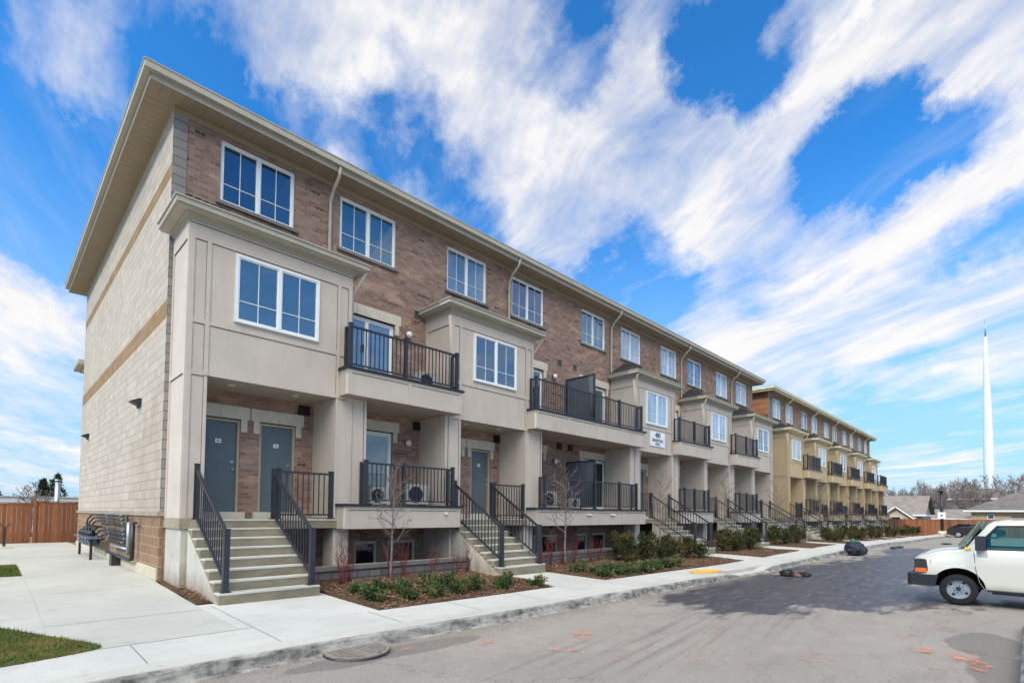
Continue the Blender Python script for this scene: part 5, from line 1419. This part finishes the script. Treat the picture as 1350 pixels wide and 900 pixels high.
# glass
for sx in (-1, 1):
    gp = MB(); gp.poly([(sx*(H-.035-(z-1.185)*.26), y, z) for y, z in win_prof], M['vglass']); o = gp.obj('side_window', van)
    gp = MB(); P_ = [(sx*(H-.015-(z-1.185)*.25), y, z) for y, z in win_prof]
    for a_, b_ in zip(P_, P_[1:]+P_[:1]): gp.beam(a_, b_, .022, .022, M['flash'])
    gp.obj('window_seal', o)
    # mirror
    m_ = MB(); m_.box((sx*(H+.03), -1.23, 1.16), (sx*(H+.20), -1.07, 1.45), M['flash']); m_.beam((sx*(H-.02), -1.12, 1.2), (sx*(H+.06), -1.14, 1.24), .05, .05, M['flash']); m_.obj('wing_mirror', van)
    d_ = MB()      # door seams and handle
    for P0, P1 in (((-1.04, 1.13), (-1.06, .78)), ((-1.06, .78), (-1.12, .50)), ((-1.12, .50), (-1.20, .36)), ((-2.2, 1.16), (-2.2, .36)), ((-1.20, .37), (-2.2, .37))):
        d_.beam((sx*(H+.016), P0[0], P0[1]), (sx*(H+.016), P1[0], P1[1]), .012, .012, M['stone_grey'])
    d_.box((sx*(H+.004), -2.12, .98), (sx*(H+.03), -1.98, 1.02), M['flash'])
    for P0, P1 in (((-.22, 1.02), (-.55, 1.135)), ((-.55, 1.135), (-.90, 1.175)), ((-.32, .60), (-.34, .92))): d_.beam((sx*(H-.012), P0[0], P0[1]), (sx*(H-.002), P1[0], P1[1]), .008, .008, M['stone_grey'])
    d_.beam((sx*(H+.004), -1.22, .345), (sx*(H+.004), -3.28, .345), .02, .03, M['bumper']); d_.obj('door', van)
    mk = MB(); mk.box((sx*(H-.01), -.99, 1.165), (sx*(H+.012), -.90, 1.215), M['amber2']); mk.obj('marker_light', van)
ws = MB(); NU, NV = 12, 6
wv = []
for a_ in range(NU+1):
    for b_ in range(NV+1):
        u = -1+2*a_/NU; v_ = b_/NV; hw = (H-.06)*(1-v_)+(H-.19)*v_
        bulge = (1-u*u)*(.17*(1-v_)+.12*v_)
        wv.append((u*hw, -.905*(1-v_)-1.225*v_+bulge+.004, 1.215*(1-v_)+1.735*v_+.01*(1-u*u)))
Bq_ = len(ws.v); ws.v += wv; mi = ws.mi(M['vglass2'])
for a_ in range(NU):
    for b_ in range(NV):
        q = a_*(NV+1)+b_; ws.f.append((q, q+NV+1, q+NV+2, q+1)); ws.m.append(mi); ws.sm.append(True)
ws.obj('windshield', van)
wp = MB()
for a_ in (-.5, .15): wp.beam((a_, -.88, 1.205), (a_+.5, -.93, 1.28), .02, .02, M['flash'])
wp.obj('wiper', van)
for sx in (-1, 1):
    s_ = MB(); s_.box((sx*.42-.22, -2.0, 1.19), (sx*.42+.22, -1.87, 1.50), M['seat']); s_.box((sx*.42-.12, -1.98, 1.51), (sx*.42+.12, -1.90, 1.62), M['seat']); s_.obj('seat', van)
rk = MB(); rk.box((-.2, -1.95, 1.83), (.2, -1.6, 1.86), M['flash']); rk.obj('roof_vent', van)
mf = MB(); mf.box((-H+.03, -3.2, .28), (H-.03, -1.3, .335), M['flash']); mf.obj('underbody', van)

# ---------------------------------------------------------------- camera
cam = bpy.data.cameras.new('Camera'); co = bpy.data.objects.new('Camera', cam); COL.objects.link(co)
f_ = 686.3; W_ = 1350.0; Hh = 900.0
cam.sensor_fit = 'HORIZONTAL'; cam.sensor_width = 36; cam.lens = 36*f_/W_
cam.shift_y = (648.29-Hh/2)/W_; cam.clip_end = 4000; cam.clip_start = .05
yaw, pit, rol = .78919, .040646, .0085796
fw = Vector((math.sin(yaw)*math.cos(pit), math.cos(yaw)*math.cos(pit), math.sin(pit)))
r_ = Vector((math.cos(yaw), -math.sin(yaw), 0)); u_ = r_.cross(fw)
c_, s_ = math.cos(rol), math.sin(rol)
r2 = r_*c_+u_*s_; u2 = u_*c_-r_*s_
co.matrix_world = Matrix(((r2.x, u2.x, -fw.x, -2.4845), (r2.y, u2.y, -fw.y, -12.6), (r2.z, u2.z, -fw.z, 1.75), (0, 0, 0, 1)))
sc.camera = co

# ---------------------------------------------------------------- light
az = R_(174); el = R_(37)     # sun almost along the street, from the camera's left
sd = Vector((math.cos(el)*math.cos(az), math.cos(el)*math.sin(az), math.sin(el)))
sun = bpy.data.lights.new('Sun', 'SUN'); sun.energy = 2.15; sun.angle = R_(.6); sun.color = (1, .94, .85)
so = bpy.data.objects.new('Sun', sun); COL.objects.link(so); so.rotation_euler = sd.to_track_quat('Z', 'Y').to_euler()

def px_dir(x, y):
    v = Vector(((x-675)/f_, -(y-648.29)/f_, 1.0)); d = r2*v.x+u2*v.y+fw*v.z
    return d.normalized()
wd = bpy.data.worlds.new('World'); sc.world = wd; wd.use_nodes = True
class WT(NT): pass
t = NT(wd)
sky = t.n('ShaderNodeTexSky'); sky.sky_type = 'NISHITA'; sky.sun_disc = False
sky.sun_elevation = el; sky.sun_rotation = math.atan2(sd.x, sd.y); sky.air_density = 1.0; sky.dust_density = .6; sky.ozone_density = 2.5; sky.altitude = 100
gen = t.n('ShaderNodeTexCoord').outputs['Generated']
sp = t.n('ShaderNodeSeparateXYZ'); t.set(sp, 0, gen)
zc = t.math('ADD', t.math('MAXIMUM', sp.outputs[2], 0.0), .10)
pc = t.n('ShaderNodeCombineXYZ'); t.set(pc, 0, t.math('DIVIDE', sp.outputs[0], zc)); t.set(pc, 1, t.math('DIVIDE', sp.outputs[1], zc)); t.set(pc, 2, 0.0)
P = pc.outputs[0]
warp = t.vmath('SCALE', t.vmath('SUBTRACT', t.noise(P, .55, 3, .5, color=True), (.5, .5, .5)), scale=.9)
Pw = t.vmath('ADD', P, warp)
Q = t.map(Pw, (1, 1, 1), rot=(0, 0, R_(-66)))
str_ = t.noise(t.map(Q, (.38, 1.7, 1)), 1.5, 11, .62)
fil = t.noise(t.map(Q, (.8, 4.0, 1)), 1.5, 6, .6)
puff = t.noise(t.vmath('ADD', t.map(Q, (.75, 1.25, 1)), (7.3, 2.1, 0)), 2.3, 11, .62, .15)
nse = t.math('ADD', t.math('ADD', t.math('MULTIPLY', str_, .52), t.math('MULTIPLY', puff, .46)), t.math('MULTIPLY', fil, .22))
# coverage: where the photograph's cloud banks stand in the sky
dwarp = t.vmath('ADD', gen, t.vmath('SCALE', t.vmath('SUBTRACT', t.noise(gen, 4.5, 9, .66, color=True), (.5, .5, .5)), scale=.24))
cov = None
blobs = [(300, 15, 110, .8), (430, 40, 110, .9), (540, 20, 90, .6), (330, 95, 45, .8), (450, 110, 60, .5), (600, 75, 50, .9), (660, 35, 55, .9), (710, 5, 50, .6), (640, 150, 60, .8), (690, 200, 80, .9), (760, 230, 100, 1.1), (720, 290, 70, .8), (840, 60, 50, .8), (830, 130, 60, .6), (870, 190, 90, 1.0), (950, 230, 90, 1.0), (1010, 170, 55, .6), (900, 290, 90, .9), (980, 310, 80, .8), (1080, 130, 50, .8), (1150, 100, 70, 1.1), (1230, 60, 90, 1.3), (1310, 100, 80, 1.2), (1340, 30, 90, 1.2), (1130, 290, 60, .8), (1210, 270, 60, 1), (1290, 235, 70, 1.1), (1345, 210, 60, 1.1), (1050, 330, 60, .7), (940, 430, 60, .9), (1030, 420, 80, 1.1), (1140, 400, 80, 1.2), (1250, 390, 90, 1.2), (1345, 380, 80, 1.1), (1060, 480, 80, .9), (1180, 470, 80, .9), (1320, 470, 70, .8), (760, 340, 40, .7), (30, 375, 60, 1.1), (80, 410, 50, .9), (20, 440, 50, .8), (1270, 590, 70, .5), (1180, 600, 60, .4), (100, 110, 45, .45), (50, 60, 50, .4), (90, 30, 40, .4), (30, 520, 80, .4), (60, 580, 90, .3), (1100, 45, 40, .3),
         (930, 60, 60, -1), (990, 110, 50, -1), (1040, 45, 45, -.6), (960, 10, 60, -.8), (1180, 175, 70, -1.2), (1110, 210, 55, -.9), (1270, 165, 55, -.9), (1160, 230, 40, -.8), (520, 165, 60, -1), (470, 190, 60, -.8), (570, 230, 50, -.9), (420, 170, 50, -.5), (250, 140, 60, -.8), (200, 60, 50, -.5), (150, 200, 80, -.8), (60, 250, 90, -.9), (30, 180, 50, -.5), (120, 320, 50, -.6), (60, 320, 50, -.5), (850, 370, 60, -.9), (800, 385, 50, -.8), (900, 365, 45, -.7), (1010, 372, 45, -.9), (1090, 355, 40, -.6), (1300, 320, 60, -1.0), (1230, 330, 40, -.6), (1130, 550, 80, -.8), (1250, 540, 80, -.8), (760, 110, 40, -.5), (900, 130, 30, -.5), (620, 300, 40, -.5), (540, 70, 25, -.5), (780, 30, 35, -.6)]
for (x, y, r, w) in blobs:
    d0 = px_dir(x, y); d1 = px_dir(x+r, y); d2 = px_dir(x, y+r); rad = ((d1-d0).length+(d2-d0).length)/2
    v = t.math('MULTIPLY', t.ramp(t.vmath('DISTANCE', dwarp, tuple(d0)), rad*.1, rad*1.5, 1, 0), w)
    cov = v if cov is None else t.math('ADD', cov, v)
south = t.ramp(t.vmath('DOT_PRODUCT', gen, (-.71, -.71, .0)), .0, .5)  # unseen sky behind the camera cleared of cloud to keep the fill directional
cov = t.math('SUBTRACT', t.math('MINIMUM', t.math('MAXIMUM', cov, -.95), .95), t.math('MULTIPLY', south, .9))
over = t.ramp(t.vmath('DOT_PRODUCT', gen, tuple(Vector((-.42, -.48, .77)).normalized())), .78, .97)  # added bright lobe in the unseen sky, fill light for the facade
body_ = t.math('ADD', t.math('ADD', nse, t.math('MULTIPLY', cov, .13)), t.math('MULTIPLY', over, .5))
dens = t.math('MULTIPLY', t.math('POWER', t.ramp(body_, .535, .775, smooth=False), 1.1), .98)
veil = t.math('MULTIPLY', t.ramp(fil, .45, .75), t.ramp(t.noise(Pw, .9, 3, .5), .4, .7, 0, .30))
dens = t.math('MAXIMUM', dens, veil)
skyc = t.mix(1.0, sky.outputs[0], (.42, 1.65, 2.6, 1), 'MULTIPLY')
hz = t.ramp(sp.outputs[2], 0.0, .55, .85, 0)
skyc = t.mix(hz, skyc, (5.0, 7.3, 9.7, 1))
bright = t.math('MULTIPLY', t.ramp(nse, .52, .76, 9.2, 10.2), t.math('ADD', 1.0, t.math('MULTIPLY', over, 4.2)))
cb = t.n('ShaderNodeCombineXYZ'); t.set(cb, 0, bright); t.set(cb, 1, t.math('MULTIPLY', bright, .985)); t.set(cb, 2, t.math('MULTIPLY', bright, t.ramp(over, 0, .5, .985, .90)))
allc = t.mix(dens, skyc, cb.outputs[0])
bg_ = t.n('ShaderNodeBackground'); t.set(bg_, 'Color', allc); t.set(bg_, 'Strength', .10)
ow = t.n('ShaderNodeOutputWorld'); t.nt.links.new(bg_.outputs[0], ow.inputs[0])

sc.view_settings.view_transform = 'Standard'; sc.view_settings.look = 'None'; sc.view_settings.exposure = 0; sc.view_settings.gamma = 1
sc.render.engine = 'CYCLES'
sc.cycles.max_bounces = 6; sc.cycles.diffuse_bounces = 3; sc.cycles.glossy_bounces = 3; sc.cycles.transparent_max_bounces = 8
sc.cycles.use_denoising = True
